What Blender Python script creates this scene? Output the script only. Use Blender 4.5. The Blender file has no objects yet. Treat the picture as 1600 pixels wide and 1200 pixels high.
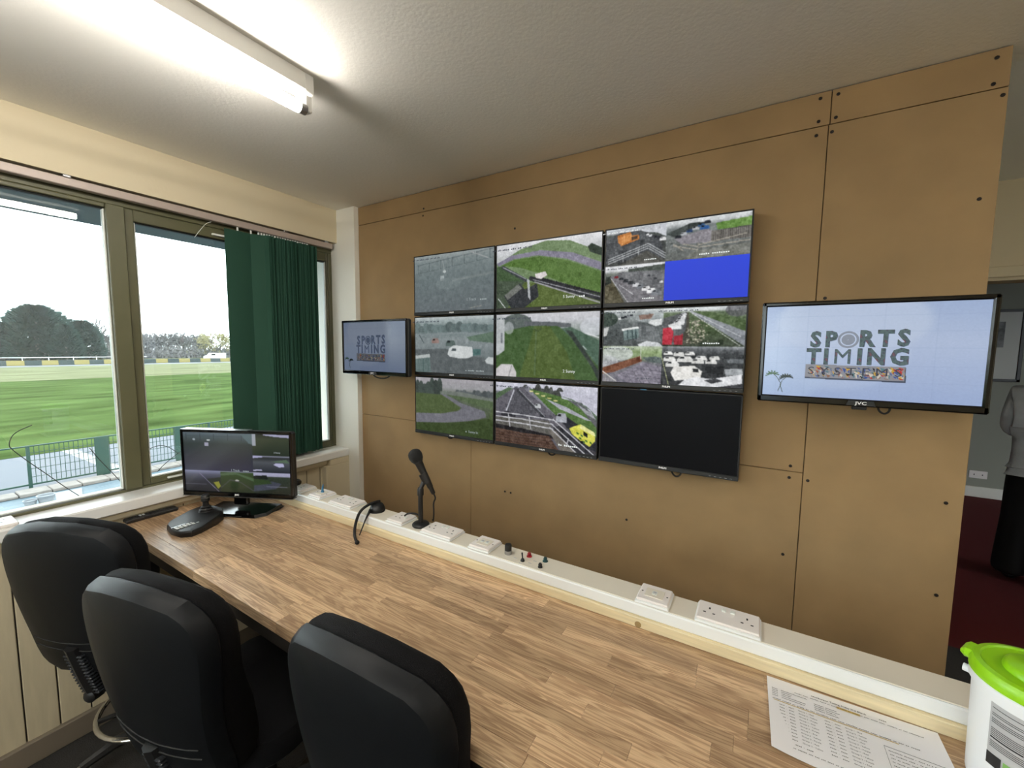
import bpy, math, random, re
import numpy as np
from mathutils import Vector, Matrix

random.seed(7)
rng = np.random.default_rng(7)
scn = bpy.context.scene
col = scn.collection
PI = math.pi

# ------------------------------------------------------------------ camera
F = 640.73                                   # focal length in pixels of the 1600x1200 frame
YAW, PIT, ROL = math.radians(-30.84279), math.radians(-4.97612), math.radians(0.60911)
CAM = np.array([0.0, -1.78, 1.634])
_f = np.array([math.sin(YAW)*math.cos(PIT), math.cos(YAW)*math.cos(PIT), math.sin(PIT)])
_r0 = np.array([math.cos(YAW), -math.sin(YAW), 0.0]); _u0 = np.cross(_r0, _f)
_r = math.cos(ROL)*_r0 + math.sin(ROL)*_u0; _u = -math.sin(ROL)*_r0 + math.cos(ROL)*_u0
cam_data = bpy.data.cameras.new('camera'); cam_data.sensor_width = 36.0
cam_data.lens = F/1600*36.0; cam_data.clip_start = 0.02; cam_data.clip_end = 2000
cam = bpy.data.objects.new('camera', cam_data); col.objects.link(cam)
cam.matrix_world = Matrix(((_r[0], _u[0], -_f[0], CAM[0]), (_r[1], _u[1], -_f[1], CAM[1]),
                           (_r[2], _u[2], -_f[2], CAM[2]), (0, 0, 0, 1)))
scn.camera = cam

# ------------------------------------------------------------------ world, exposure
SKY = 5.6
TUBE = 54.0
world = bpy.data.worlds.new('overcast_sky'); scn.world = world; world.use_nodes = True
bg = world.node_tree.nodes['Background']
bg.inputs['Color'].default_value = (0.90, 0.96, 1.0, 1); bg.inputs['Strength'].default_value = SKY
scn.view_settings.view_transform = 'Standard'; scn.view_settings.look = 'None'
scn.view_settings.exposure = 0.25; scn.view_settings.gamma = 1.0
scn.view_settings.use_curve_mapping = False
cy = scn.cycles
cy.use_denoising = True
cy.max_bounces = 10; cy.diffuse_bounces = 6; cy.glossy_bounces = 4; cy.transparent_max_bounces = 16
cy.transmission_bounces = 4; cy.volume_bounces = 1
cy.sample_clamp_indirect = 6.0; cy.caustics_reflective = False; cy.caustics_refractive = False

# pixel -> point on a known plane (a pixel gives a direction, the plane gives the distance)
def ray(px, py): return _f + _r*(px-800)/F + _u*(600-py)/F
def oy(px, py, Y): d = ray(px, py); return Vector(CAM + d*((Y-CAM[1])/d[1]))
def oz(px, py, Z): d = ray(px, py); return Vector(CAM + d*((Z-CAM[2])/d[2]))
def ox(px, py, X): d = ray(px, py); return Vector(CAM + d*((X-CAM[0])/d[0]))
def od(px, py, t): return Vector(CAM + ray(px, py)*t)

# ------------------------------------------------------------------ materials
def lin(c):
    out = []
    for v in c[:3]:
        v = v/255.0
        out.append(v/12.92 if v <= 0.04045 else ((v+0.055)/1.055)**2.4)
    return out
MATS = {}
def mat(name, rgb, rough=0.6, metal=0.0, spec=0.5, emit=None, var=0.0, vscale=8.0, bump=0.0, bscale=60.0, stretch=None, coat=0.0, rvar=0.0):
    """Principled material; var = fine colour mottling of the thing itself, bump = fine relief."""
    m = bpy.data.materials.new(name); m.use_nodes = True; nt = m.node_tree; b = nt.nodes['Principled BSDF']
    c = lin(rgb); b.inputs['Base Color'].default_value = (*c, 1)
    b.inputs['Roughness'].default_value = rough; b.inputs['Metallic'].default_value = metal
    b.inputs['Specular IOR Level'].default_value = spec; b.inputs['Coat Weight'].default_value = coat
    b.inputs['Coat Roughness'].default_value = 0.08
    if emit:
        b.inputs['Emission Color'].default_value = (*lin(emit[0]), 1); b.inputs['Emission Strength'].default_value = emit[1]
    if var or bump or rvar:
        tc = nt.nodes.new('ShaderNodeTexCoord'); mp = nt.nodes.new('ShaderNodeMapping')
        nt.links.new(tc.outputs['Object'], mp.inputs['Vector'])
        if stretch: mp.inputs['Scale'].default_value = stretch
    if var or rvar:
        n = nt.nodes.new('ShaderNodeTexNoise'); n.inputs['Scale'].default_value = vscale; n.inputs['Detail'].default_value = 6
        nt.links.new(mp.outputs['Vector'], n.inputs['Vector'])
        if var:
            r = nt.nodes.new('ShaderNodeValToRGB')
            lo = [x*(1-var) for x in c]; hi = [min(1, x*(1+var)) for x in c]
            r.color_ramp.elements[0].color = (*lo, 1); r.color_ramp.elements[1].color = (*hi, 1)
            r.color_ramp.elements[0].position = 0.3; r.color_ramp.elements[1].position = 0.7
            nt.links.new(n.outputs['Fac'], r.inputs['Fac']); nt.links.new(r.outputs['Color'], b.inputs['Base Color'])
        if rvar:
            mr = nt.nodes.new('ShaderNodeMapRange'); mr.inputs['To Min'].default_value = max(0, rough-rvar); mr.inputs['To Max'].default_value = min(1, rough+rvar)
            nt.links.new(n.outputs['Fac'], mr.inputs['Value']); nt.links.new(mr.outputs['Result'], b.inputs['Roughness'])
    if bump:
        n2 = nt.nodes.new('ShaderNodeTexNoise'); n2.inputs['Scale'].default_value = bscale; n2.inputs['Detail'].default_value = 4
        nt.links.new(mp.outputs['Vector'], n2.inputs['Vector'])
        bp = nt.nodes.new('ShaderNodeBump'); bp.inputs['Strength'].default_value = bump; bp.inputs['Distance'].default_value = 0.01
        nt.links.new(n2.outputs['Fac'], bp.inputs['Height']); nt.links.new(bp.outputs['Normal'], b.inputs['Normal'])
    MATS[name] = m
    return m

M_ceil = mat('ceiling_paint', (246, 243, 236), 0.9, bump=0.10, bscale=90)
M_cream = mat('cream_wall_paint', (206, 194, 166), 0.8, bump=0.05, bscale=70)
M_white_wall = mat('white_wall_paint', (232, 230, 220), 0.75, bump=0.05, bscale=70)
M_grey_wall = mat('grey_green_wall_paint', (150, 152, 140), 0.8, bump=0.05)
M_white_gloss = mat('white_gloss_paint', (235, 234, 230), 0.3, bump=0.02, bscale=20)
M_plank = mat('cream_plank_paint', (196, 184, 156), 0.55, var=0.06, vscale=9, stretch=(6, 6, .7))
M_skirt = mat('taupe_skirting', (112, 102, 88), 0.6)
M_carpet = mat('charcoal_carpet', (40, 38, 36), 0.95, var=0.25, vscale=140, bump=0.5, bscale=250)
M_red = mat('red_carpet', (92, 12, 16), 0.95, var=0.2, vscale=140, bump=0.5, bscale=250)
M_mdf = mat('raw_mdf', (152, 125, 88), 0.8, var=0.10, vscale=5.0, bump=0.05, bscale=300)
M_dark = mat('dark_gap', (30, 22, 14), 0.9)
M_screw = mat('dark_screw_head', (26, 20, 15), 0.5, metal=0.3)
M_olive = mat('olive_window_paint', (84, 83, 58), 0.45, var=0.05, vscale=4)
M_bead = mat('white_glazing_bead', (225, 228, 222), 0.4)
M_gasket = mat('black_gasket', (18, 20, 20), 0.5)
M_alu = mat('warm_grey_aluminium', (172, 158, 150), 0.4, metal=0.2)
M_green = mat('dark_green_blind_fabric', (20, 62, 46), 0.85, bump=0.1, bscale=400)
M_trunk = mat('white_pvc', (238, 240, 240), 0.35)
M_trunk_top = mat('ivory_pvc_lid', (226, 219, 204), 0.4, var=0.03, vscale=3)
M_batten = mat('pale_softwood', (222, 206, 168), 0.6, var=0.12, vscale=6, stretch=(1.0, 14, 14))
M_sock = mat('white_socket_plastic', (238, 232, 228), 0.28)
M_black = mat('black_plastic', (17, 17, 18), 0.45)
M_gloss = mat('glossy_black_plastic', (9, 9, 10), 0.12)
M_bezel = mat('charcoal_bezel', (27, 29, 31), 0.5)
M_rubber = mat('black_rubber', (13, 13, 14), 0.7)
M_logo = mat('glowing_silver_logo', (215, 215, 215), 0.4, emit=((215, 215, 215), 0.25))  # faint glow added to the lettering, which is no lamp
M_metal = mat('brushed_steel', (170, 170, 172), 0.3, metal=1.0)
M_chrome = mat('chrome', (220, 220, 222), 0.08, metal=1.0)
M_fabric = mat('black_seat_fabric', (7, 7, 9), 0.95, spec=0.2, bump=0.25, bscale=500)
M_shell = mat('charcoal_seat_shell', (12, 14, 17), 0.5, spec=0.2, bump=0.03, bscale=300)
M_paper = mat('white_paper', (238, 236, 238), 0.7)
M_ink = mat('black_ink', (28, 28, 30), 0.8)
M_hl = mat('ochre_highlight_ink', (206, 178, 108), 0.8)
M_lime = mat('lime_green_plastic', (140, 200, 20), 0.3)
M_tub = mat('white_tub_plastic', (232, 235, 238), 0.35)
M_label = mat('grey_printed_label', (178, 180, 182), 0.5)
M_red_p = mat('red_plastic', (140, 16, 28), 0.35)
M_teal_p = mat('dark_teal_plastic', (16, 62, 66), 0.35)
M_blue_p = mat('blue_plastic', (58, 120, 160), 0.4)
M_key = mat('white_keys', (225, 228, 226), 0.4)
M_oakdark = mat('oak_core', (120, 88, 60), 0.6)

def glass_mat():
    m = bpy.data.materials.new('window_glass'); m.use_nodes = True; nt = m.node_tree; nt.nodes.clear()
    o = nt.nodes.new('ShaderNodeOutputMaterial'); mx = nt.nodes.new('ShaderNodeMixShader')
    t = nt.nodes.new('ShaderNodeBsdfTransparent'); g = nt.nodes.new('ShaderNodeBsdfGlossy'); fr = nt.nodes.new('ShaderNodeFresnel')
    t.inputs['Color'].default_value = (0.95, 0.985, 0.975, 1); g.inputs['Roughness'].default_value = 0.0; fr.inputs['IOR'].default_value = 1.5
    nt.links.new(fr.outputs['Fac'], mx.inputs['Fac']); nt.links.new(t.outputs[0], mx.inputs[1]); nt.links.new(g.outputs[0], mx.inputs[2])
    nt.links.new(mx.outputs[0], o.inputs['Surface']); return m
M_glass = glass_mat()

def oak_mat():
    m = bpy.data.materials.new('oak_stave'); m.use_nodes = True; nt = m.node_tree; N = nt.nodes; L = nt.links; b = N['Principled BSDF']
    tc = N.new('ShaderNodeTexCoord'); oi = N.new('ShaderNodeObjectInfo')
    mul = N.new('ShaderNodeVectorMath'); mul.operation = 'SCALE'
    cmb = N.new('ShaderNodeCombineXYZ')
    for i in range(3): L.new(oi.outputs['Random'], cmb.inputs[i])
    L.new(cmb.outputs[0], mul.inputs[0]); mul.inputs['Scale'].default_value = 37.0
    add = N.new('ShaderNodeVectorMath'); add.operation = 'ADD'
    L.new(tc.outputs['Object'], add.inputs[0]); L.new(mul.outputs[0], add.inputs[1])
    mp = N.new('ShaderNodeMapping'); mp.inputs['Scale'].default_value = (1.6, 24, 24); L.new(add.outputs[0], mp.inputs['Vector'])
    n1 = N.new('ShaderNodeTexNoise'); n1.inputs['Scale'].default_value = 2.2; n1.inputs['Detail'].default_value = 3; n1.inputs['Distortion'].default_value = 0.9
    L.new(mp.outputs[0], n1.inputs['Vector'])
    mp2 = N.new('ShaderNodeMapping'); mp2.inputs['Scale'].default_value = (7, 260, 260); L.new(add.outputs[0], mp2.inputs['Vector'])
    n2 = N.new('ShaderNodeTexNoise'); n2.inputs['Scale'].default_value = 2.0; n2.inputs['Detail'].default_value = 4; L.new(mp2.outputs[0], n2.inputs['Vector'])
    # cathedral figure: rings of the noise field
    w = N.new('ShaderNodeMath'); w.operation = 'MULTIPLY'; w.inputs[1].default_value = 34.0; L.new(n1.outputs['Fac'], w.inputs[0])
    sn = N.new('ShaderNodeMath'); sn.operation = 'SINE'; L.new(w.outputs[0], sn.inputs[0])
    mr = N.new('ShaderNodeMapRange'); mr.inputs['From Min'].default_value = -1; mr.inputs['From Max'].default_value = 1; L.new(sn.outputs[0], mr.inputs['Value'])
    mixg = N.new('ShaderNodeMix'); mixg.data_type = 'FLOAT'; mixg.inputs['Factor'].default_value = 0.55
    L.new(mr.outputs['Result'], mixg.inputs['A']); L.new(n2.outputs['Fac'], mixg.inputs['B'])
    rp = N.new('ShaderNodeValToRGB'); e = rp.color_ramp.elements
    e[0].position = 0.22; e[0].color = (*lin((154, 124, 95)), 1); e[1].position = 0.78; e[1].color = (*lin((206, 178, 143)), 1)
    L.new(mixg.outputs['Result'], rp.inputs['Fac'])
    tone = N.new('ShaderNodeValToRGB'); t = tone.color_ramp.elements
    t[0].position = 0.0; t[0].color = (0.68, 0.64, 0.60, 1); t[1].position = 1.0; t[1].color = (1.18, 1.15, 1.12, 1)
    L.new(oi.outputs['Random'], tone.inputs['Fac'])
    mm = N.new('ShaderNodeMix'); mm.data_type = 'RGBA'; mm.blend_type = 'MULTIPLY'; mm.inputs['Factor'].default_value = 1.0
    L.new(rp.outputs['Color'], mm.inputs['A']); L.new(tone.outputs['Color'], mm.inputs['B'])
    L.new(mm.outputs['Result'], b.inputs['Base Color'])
    b.inputs['Roughness'].default_value = 0.38; b.inputs['Specular IOR Level'].default_value = 0.45
    bp = N.new('ShaderNodeBump'); bp.inputs['Strength'].default_value = 0.06; bp.inputs['Distance'].default_value = 0.002
    L.new(n2.outputs['Fac'], bp.inputs['Height']); L.new(bp.outputs['Normal'], b.inputs['Normal'])
    return m
M_oak = oak_mat()

def screen_mat(name, rough, spec):
    m = bpy.data.materials.new(name); m.use_nodes = True; nt = m.node_tree; b = nt.nodes['Principled BSDF']
    a = nt.nodes.new('ShaderNodeAttribute'); a.attribute_name = 'Col'
    b.inputs['Base Color'].default_value = (0.004, 0.004, 0.005, 1); b.inputs['Roughness'].default_value = rough
    b.inputs['Specular IOR Level'].default_value = spec
    nt.links.new(a.outputs['Color'], b.inputs['Emission Color']); b.inputs['Emission Strength'].default_value = 0.84
    return m
M_screen = screen_mat('matt_lcd_panel', 0.34, 0.07)
M_screen_gl = screen_mat('satin_lcd_panel', 0.16, 0.45)
def emit_mat(name, rgb, k=0.84): return mat(name, (4, 4, 4), 0.4, emit=(rgb, k))
M_cap = emit_mat('caption_white_light', (225, 230, 228))
M_cap_d = emit_mat('caption_grey_light', (150, 160, 162))
M_stamp = emit_mat('timestamp_dark_light', (60, 66, 78))
M_tube = mat('lit_fluorescent_glass', (255, 255, 250), 0.4, emit=((255, 250, 241), TUBE))

# ------------------------------------------------------------------ mesh helpers
class MB:
    def __init__(s): s.v = []; s.f = []
    def add(s, vs, fs):
        n = len(s.v); s.v += [tuple(p) for p in vs]; s.f += [tuple(i+n for i in q) for q in fs]; return s
    def box(s, a, b):
        (x0, y0, z0), (x1, y1, z1) = a, b
        x0, x1 = min(x0, x1), max(x0, x1); y0, y1 = min(y0, y1), max(y0, y1); z0, z1 = min(z0, z1), max(z0, z1)
        return s.add([(x0,y0,z0),(x1,y0,z0),(x1,y1,z0),(x0,y1,z0),(x0,y0,z1),(x1,y0,z1),(x1,y1,z1),(x0,y1,z1)],
                     [(0,3,2,1),(4,5,6,7),(0,1,5,4),(1,2,6,5),(2,3,7,6),(3,0,4,7)])
    def rbox(s, a, b, c=0.004):
        """box with chamfered edges"""
        lo = [min(a[i], b[i]) for i in range(3)]; hi = [max(a[i], b[i]) for i in range(3)]
        c = min([c]+[(hi[i]-lo[i])*0.45 for i in range(3)])
        vs = []; idx = {}
        for sx in (0, 1):
            for sy in (0, 1):
                for sz in (0, 1):
                    p = [hi[i] if k else lo[i] for i, k in enumerate((sx, sy, sz))]
                    q = [(hi[i]-c) if k else (lo[i]+c) for i, k in enumerate((sx, sy, sz))]
                    for ax in range(3):
                        w = list(q); w[ax] = p[ax]; idx[(sx, sy, sz, ax)] = len(vs); vs.append(w)
        fs = []
        for ax in range(3):
            o = [i for i in range(3) if i != ax]
            for k in (0, 1):
                quad = []
                for (m, n) in ((0,0),(1,0),(1,1),(0,1)):
                    t = [0,0,0]; t[ax] = k; t[o[0]] = m; t[o[1]] = n; quad.append(idx[(*t, ax)])
                fs.append(quad)
        for ax in range(3):
            o = [i for i in range(3) if i != ax]
            for m in (0, 1):
                for n in (0, 1):
                    t0 = [0,0,0]; t1 = [0,0,0]; t1[ax] = 1
                    for t in (t0, t1): t[o[0]] = m; t[o[1]] = n
                    fs.append([idx[(*t0, o[0])], idx[(*t1, o[0])], idx[(*t1, o[1])], idx[(*t0, o[1])]])
        for sx in (0, 1):
            for sy in (0, 1):
                for sz in (0, 1): fs.append([idx[(sx, sy, sz, a_)] for a_ in range(3)])
        ctr = [(lo[i]+hi[i])/2 for i in range(3)]
        out = []
        for q in fs:
            P = [Vector(vs[i]) for i in q]; n = (P[1]-P[0]).cross(P[2]-P[0]); m_ = sum(P, Vector())/len(P)
            out.append(q if n.dot(m_-Vector(ctr)) > 0 else q[::-1])
        return s.add(vs, out)
    def cyl(s, p0, p1, r0, r1=None, n=16, caps=True):
        r1 = r0 if r1 is None else r1; p0 = Vector(p0); p1 = Vector(p1); d = (p1-p0).normalized()
        a = d.orthogonal().normalized(); b = d.cross(a); vs = []
        for p, r in ((p0, r0), (p1, r1)):
            for i in range(n):
                t = 2*PI*i/n; vs.append(p + a*(r*math.cos(t)) + b*(r*math.sin(t)))
        fs = [(i, (i+1) % n, n+(i+1) % n, n+i) for i in range(n)]
        if caps: fs += [tuple(range(n))[::-1], tuple(range(n, 2*n))]
        return s.add(vs, fs)
    def lathe(s, prof, o=(0,0,0), n=24, axis=(0,0,1)):
        """prof = [(radius, height)...] about axis through o"""
        d = Vector(axis).normalized(); a = d.orthogonal().normalized(); b = d.cross(a); o = Vector(o); vs = []
        for r, h in prof:
            r = max(r, 1e-4)
            for i in range(n):
                t = 2*PI*i/n; vs.append(o + d*h + a*(r*math.cos(t)) + b*(r*math.sin(t)))
        fs = []
        for k in range(len(prof)-1):
            for i in range(n): fs.append((k*n+i, k*n+(i+1) % n, (k+1)*n+(i+1) % n, (k+1)*n+i))
        fs += [tuple(range(n))[::-1], tuple(range((len(prof)-1)*n, len(prof)*n))]
        return s.add(vs, fs)
    def tube(s, pts, r, n=8, smooth=0):
        pts = [Vector(p) for p in pts]
        for _ in range(smooth):
            q = [pts[0]]
            for i in range(len(pts)-1): q += [pts[i]*0.75+pts[i+1]*0.25, pts[i]*0.25+pts[i+1]*0.75]
            pts = q+[pts[-1]]
        m = len(pts); rr = r if isinstance(r, (list, tuple)) else [r]*m
        if len(rr) != m: rr = [np.interp(i/(m-1), np.linspace(0, 1, len(rr)), rr) for i in range(m)]
        vs = []; prev = None
        for i, p in enumerate(pts):
            d = (pts[min(i+1, m-1)]-pts[max(i-1, 0)]).normalized()
            a = d.orthogonal().normalized() if prev is None else (prev-d*prev.dot(d)).normalized()
            prev = a; b = d.cross(a)
            for k in range(n):
                t = 2*PI*k/n; vs.append(p+a*(rr[i]*math.cos(t))+b*(rr[i]*math.sin(t)))
        fs = [(i*n+k, i*n+(k+1) % n, (i+1)*n+(k+1) % n, (i+1)*n+k) for i in range(m-1) for k in range(n)]
        fs += [tuple(range(n))[::-1], tuple(range((m-1)*n, m*n))]
        return s.add(vs, fs)
    def rings(s, rings, close=True):
        n = len(rings[0]); vs = [p for r in rings for p in r]; fs = []
        for k in range(len(rings)-1):
            for i in range(n): fs.append((k*n+i, k*n+(i+1) % n, (k+1)*n+(i+1) % n, (k+1)*n+i))
        if close: fs += [tuple(range(n))[::-1], tuple(range((len(rings)-1)*n, len(rings)*n))]
        return s.add(vs, fs)
    def prism(s, outline, z0, z1, inset=0.0):
        n = len(outline); cx = sum(p[0] for p in outline)/n; cyy = sum(p[1] for p in outline)/n
        k = 1-inset
        return s.rings([[(p[0], p[1], z0) for p in outline], [(cx+(p[0]-cx)*k, cyy+(p[1]-cyy)*k, z1) for p in outline]])
    def ell(s, c, r, n=16, m=10):
        prof = [(math.sin(PI*i/m), -math.cos(PI*i/m)) for i in range(m+1)]
        k = len(s.v); s.lathe(prof, (0,0,0), n)
        for i in range(k, len(s.v)):
            x, y, z = s.v[i]; s.v[i] = (c[0]+x*r[0], c[1]+y*r[1], c[2]+z*r[2])
        return s
    def xf(s, M):
        s.v = [tuple(M @ Vector(p)) for p in s.v]; return s
    def mesh(s, name, m, smooth=False, ang=40):
        me = bpy.data.meshes.new(name); me.from_pydata(s.v, [], s.f); me.update()
        if m: me.materials.append(m)
        if smooth:
            me.shade_smooth()
            try: me.set_sharp_from_angle(angle=math.radians(ang))
            except Exception: pass
        return me
    def build(s, name, m, parent=None, smooth=False, world=True, label=None, ang=40):
        """world=True: coordinates are in metres of the room and are made relative to the parent"""
        if parent is not None and world:
            Mi = MW(parent).inverted(); s.v = [tuple(Mi @ Vector(p)) for p in s.v]
        o = bpy.data.objects.new(name, s.mesh(name, m, smooth, ang)); col.objects.link(o)
        if parent is not None: o.parent = parent
        if label: o['label'] = label
        return o
def MW(o):
    M = Matrix.LocRotScale(o.location, o.rotation_euler, o.scale)
    return MW(o.parent) @ M if o.parent else M
def tag(o, label=None, cat=None, group=None, kind=None):
    if label: o['label'] = label
    if cat: o['category'] = cat
    if group: o['group'] = group
    if kind: o['kind'] = kind
    return o
def thing(name, label, cat, loc=(0,0,0), rz=0.0, group=None, kind=None):
    o = bpy.data.objects.new(name, None); col.objects.link(o); o.empty_display_size = 0.05
    o.location = loc; o.rotation_euler = (0, 0, rz)
    return tag(o, label, cat, group, kind)
def copy_tree(o, parent=None):
    c = o.copy(); col.objects.link(c); c.parent = parent
    for ch in list(o.children): copy_tree(ch, c)
    return c
TEXTS = []
def text(name, s, size, m, parent, loc, rot, align='CENTER', bold=0.0, extrude=0.0002, spacing=1.0, line=1.0, sx=1.0):
    """lettering: becomes a mesh part at the end of the script (loc/rot local to parent);
    each '#' is a character that cannot be read in the photograph and becomes a plain stroke"""
    if '#' in s:
        adv = .53*size*sx; x = 0.0 if align == 'LEFT' else -adv*len(s)/2; k = len(s); mb = MB(); up = abs(rot[0]) > .1
        for tok in re.split(r'(#+)', s):
            if tok.startswith('#'):
                for i in range(len(tok)):
                    h = size*(.52 if (i*7+k) % 5 else .70); a, b = x+adv*(i+.12), x+adv*(i+.80); y0 = -size*.30; e = max(extrude, .00003)
                    q = [(a, y0, -e), (b, y0, -e), (b, y0+h*.62, -e), (a, y0+h*.62, -e), (a, y0, e), (b, y0, e), (b, y0+h*.62, e), (a, y0+h*.62, e)]
                    mb.add([(loc[0]+p[0], loc[1]-p[2], loc[2]+p[1]) if up else (loc[0]+p[0], loc[1]+p[1], loc[2]+p[2]) for p in q], [(0,3,2,1), (4,5,6,7), (0,1,5,4), (1,2,6,5), (2,3,7,6), (3,0,4,7)])
            elif tok.strip():
                lead = len(tok)-len(tok.lstrip())
                text(name, tok.strip(), size, m, parent, (loc[0]+x+adv*lead, loc[1], loc[2]), rot, 'LEFT', bold, extrude, spacing, line, sx)
            x += adv*len(tok)
        mb.build(name, m, parent, world=False); return
    cu = bpy.data.curves.new(name, 'FONT'); cu.body = s; cu.size = size; cu.align_x = align; cu.align_y = 'CENTER'
    cu.extrude = extrude; cu.offset = bold; cu.space_character = spacing; cu.space_line = line; cu.resolution_u = 2
    o = bpy.data.objects.new(name+'_src', cu); col.objects.link(o)
    TEXTS.append((o, name, m, parent, loc, rot, sx))

# ------------------------------------------------------------------ the room
ZC = 2.504
XP = -2.35                    # face of the panelling under the window
XS = -2.30                    # front of the sill
XL = -2.376                   # face of the lintel above the window
XG = -2.46                    # glass
o = MB().box((-2.62, -4.6, -0.1), (3.2, 1.34, 0)).build('floor', M_carpet); tag(o, 'charcoal carpet floor of the control room', kind='structure')
o = MB().box((-0.2, 1.34, -0.1), (4.2, 4.87, 0)).build('floor', M_red); tag(o, 'dark red carpet floor of the room beyond the doorway', kind='structure')
o = MB().box((-2.75, -4.6, ZC), (3.2, 1.34, ZC+.12)).build('ceiling', M_ceil); tag(o, 'off white painted ceiling', kind='structure')
o = MB().box((-0.2, 1.46, ZC), (4.2, 4.87, ZC+.12)).build('ceiling', M_ceil); tag(o, 'ceiling of the room beyond the doorway', kind='structure')
mb = MB(); mb.box((-2.75, -4.6, 2.298), (XL, -0.03, ZC)); mb.box((-2.75, -4.6, 0), (XP-.008, -0.03, 0.912))
wl = mb.build('wall_left', M_cream); tag(wl, 'cream window wall with lintel above and panelling below', kind='structure')
o = MB().box((-2.75, -0.03, 0), (-2.205, 0.16, ZC)).build('wall_corner', M_white_wall); tag(o, 'white wall nib between window and fibreboard wall', kind='structure')
mb = MB(); mb.box((-2.75, -4.72, 0), (3.3, -4.6, .96)); mb.box((-2.75, -4.72, 2.25), (3.3, -4.6, ZC)); mb.box((-2.75, -4.72, .96), (-1.9, -4.6, 2.25)); mb.box((.35, -4.72, .96), (3.3, -4.6, 2.25))
o = mb.build('wall_back', M_cream); tag(o, 'cream wall behind the desk chairs', kind='structure')
o = MB().box((3.2, -4.6, 0), (3.32, 1.34, ZC)).build('wall_right', M_cream); tag(o, 'cream wall on the right of the room', kind='structure')
MB().box((XP-.0085, -3.2, .05), (XP-.0065, -0.2, .88)).build('plank_groove_shade', M_dark, wl)  # dark sheet added so the grooves between planks read as shade
# vertical tongue and groove planks under the sill
y = -3.2; k = 0
while y < -0.2:
    w_ = 0.0905
    MB().rbox((XP-.008, y+.0022, 0.09), (XP, y+w_-.0022, 0.885), 0.002).build('plank', M_plank, wl)
    y += w_
mb = MB(); mb.rbox((XP-.01, -4.6, 0), (XP+.018, -0.03, 0.092), .004); tag(mb.build('baseboard_left', M_skirt), 'taupe skirting board along the window wall', kind='structure')
mb = MB(); mb.rbox((XP-.01, -4.6, 0.872), (XP+.022, -0.17, 0.914), .012); tag(mb.build('trim_1', M_cream), 'cream rail under the window sill', kind='structure')
mb = MB(); mb.rbox((-2.475, -4.6, 0.912), (XS, -0.03, 0.962), .006); tag(mb.build('trim_2', M_white_gloss), 'white gloss window sill', kind='structure')
mb = MB(); mb.rbox((-2.36, -0.20, 0), (XS-.004, -0.03, 0.872), .003); mb.rbox((-2.36,-.172,.872),(XS-.004,-.03,.912),.003); tag(mb.build('trim_3', M_cream), 'cream boxed in upright below the sill corner', kind='structure')

# ---- fibreboard partition: studs behind, every board its own piece
wf = MB().box((-2.205, 0.02, 0), (0.570, 0.12, ZC)).build('wall_front', M_dark); tag(wf, 'partition wall faced with raw brown fibreboard sheets', kind='structure')
G = 0.0012
boards = [(-2.203, .1655, 2.392, ZC-.002), (.1655, .573, 2.392, ZC-.002), (-2.203, .1625, 1.197, 2.392), (-2.203, -1.32, 0.0, 1.197),
          (-1.32, .1625, 0.0, 1.197), (.1625, .573, 0.0, 2.392)]
screws = [(1282,154),(1279,190),(1310,147),(1306,183.5),(1558,90),(1552,131.5),(1567,148.5),(1275.5,212),(1300,206),(662,326),(661,337),(804.5,357),
          (789,768),(798,770),(1530,311),(1478,786),(1463,930),(1235,728),(1233,746),(1262,751),(1223,866),(979,812),(1289,466),(566,652),(567,719),(556,327),(559,348),(559,357),(1507,1045)]
SP = [oy(a, b, 0.0) for a, b in screws]
sc_me = MB().lathe([(0.0055, 0), (0.0055, .0012), (0.003, .0018)], (0,0,0), 8, (0,-1,0)).mesh('screw', M_screw)
for (x0, x1, z0, z1) in boards:
    bo = MB().rbox((x0+G, 0.0, z0+G), (x1-G, 0.018, z1-G), .0012).build('mdf_board', M_mdf, wf)
    for p in SP:
        if x0 < p.x < x1 and z0 < p.z < z1:
            s_ = bpy.data.objects.new('screw', sc_me); col.objects.link(s_); s_.parent = bo; s_.location = (p.x, 0.0002, p.z)

# ---- cross wall with the doorway and the far room
mb = MB()
mb.box((-2.75, 1.34, 0), (0.82, 1.46, ZC)); mb.box((1.74, 1.34, 0), (3.3, 1.46, ZC)); mb.box((0.82, 1.34, 2.03), (1.74, 1.46, ZC))
tag(mb.build('wall_far', M_cream), 'cream cross wall with an open doorway', kind='structure')
dr = thing('door_1', 'cream doorway frame with flat architrave', None, (1.28, 1.34, 0), kind='structure')
MB().rbox((0.72, 1.315, 2.02), (1.84, 1.341, 2.075), .004).build('architrave', M_cream, dr)
MB().rbox((0.765, 1.32, 0), (0.825, 1.341, 2.02), .004).build('architrave', M_cream, dr)
MB().rbox((1.735, 1.32, 0), (1.795, 1.341, 2.02), .004).build('architrave', M_cream, dr)
MB().box((0.82, 1.33, 2.005), (1.74, 1.47, 2.03)).build('door_lining', M_cream, dr)
MB().box((0.82, 1.33, 0), (0.84, 1.47, 2.005)).build('door_lining', M_cream, dr)
MB().box((1.72, 1.33, 0), (1.74, 1.47, 2.005)).build('door_lining', M_cream, dr)
mb = MB(); mb.box((-0.2, 4.87, 0), (4.2, 4.99, ZC)); tag(mb.build('wall_beyond', M_grey_wall), 'grey wall of the room beyond the doorway', kind='structure')
mb = MB(); mb.box((4.2, 1.46, 0), (4.32, 4.99, ZC)); tag(mb.build('wall_beyond_right', M_grey_wall), 'grey side wall of the room beyond', kind='structure')
mb = MB(); mb.box((-0.32, 1.46, 0), (-0.2, 4.99, ZC)); tag(mb.build('wall_beyond_left', M_grey_wall), 'grey left wall of the room beyond', kind='structure')
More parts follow.
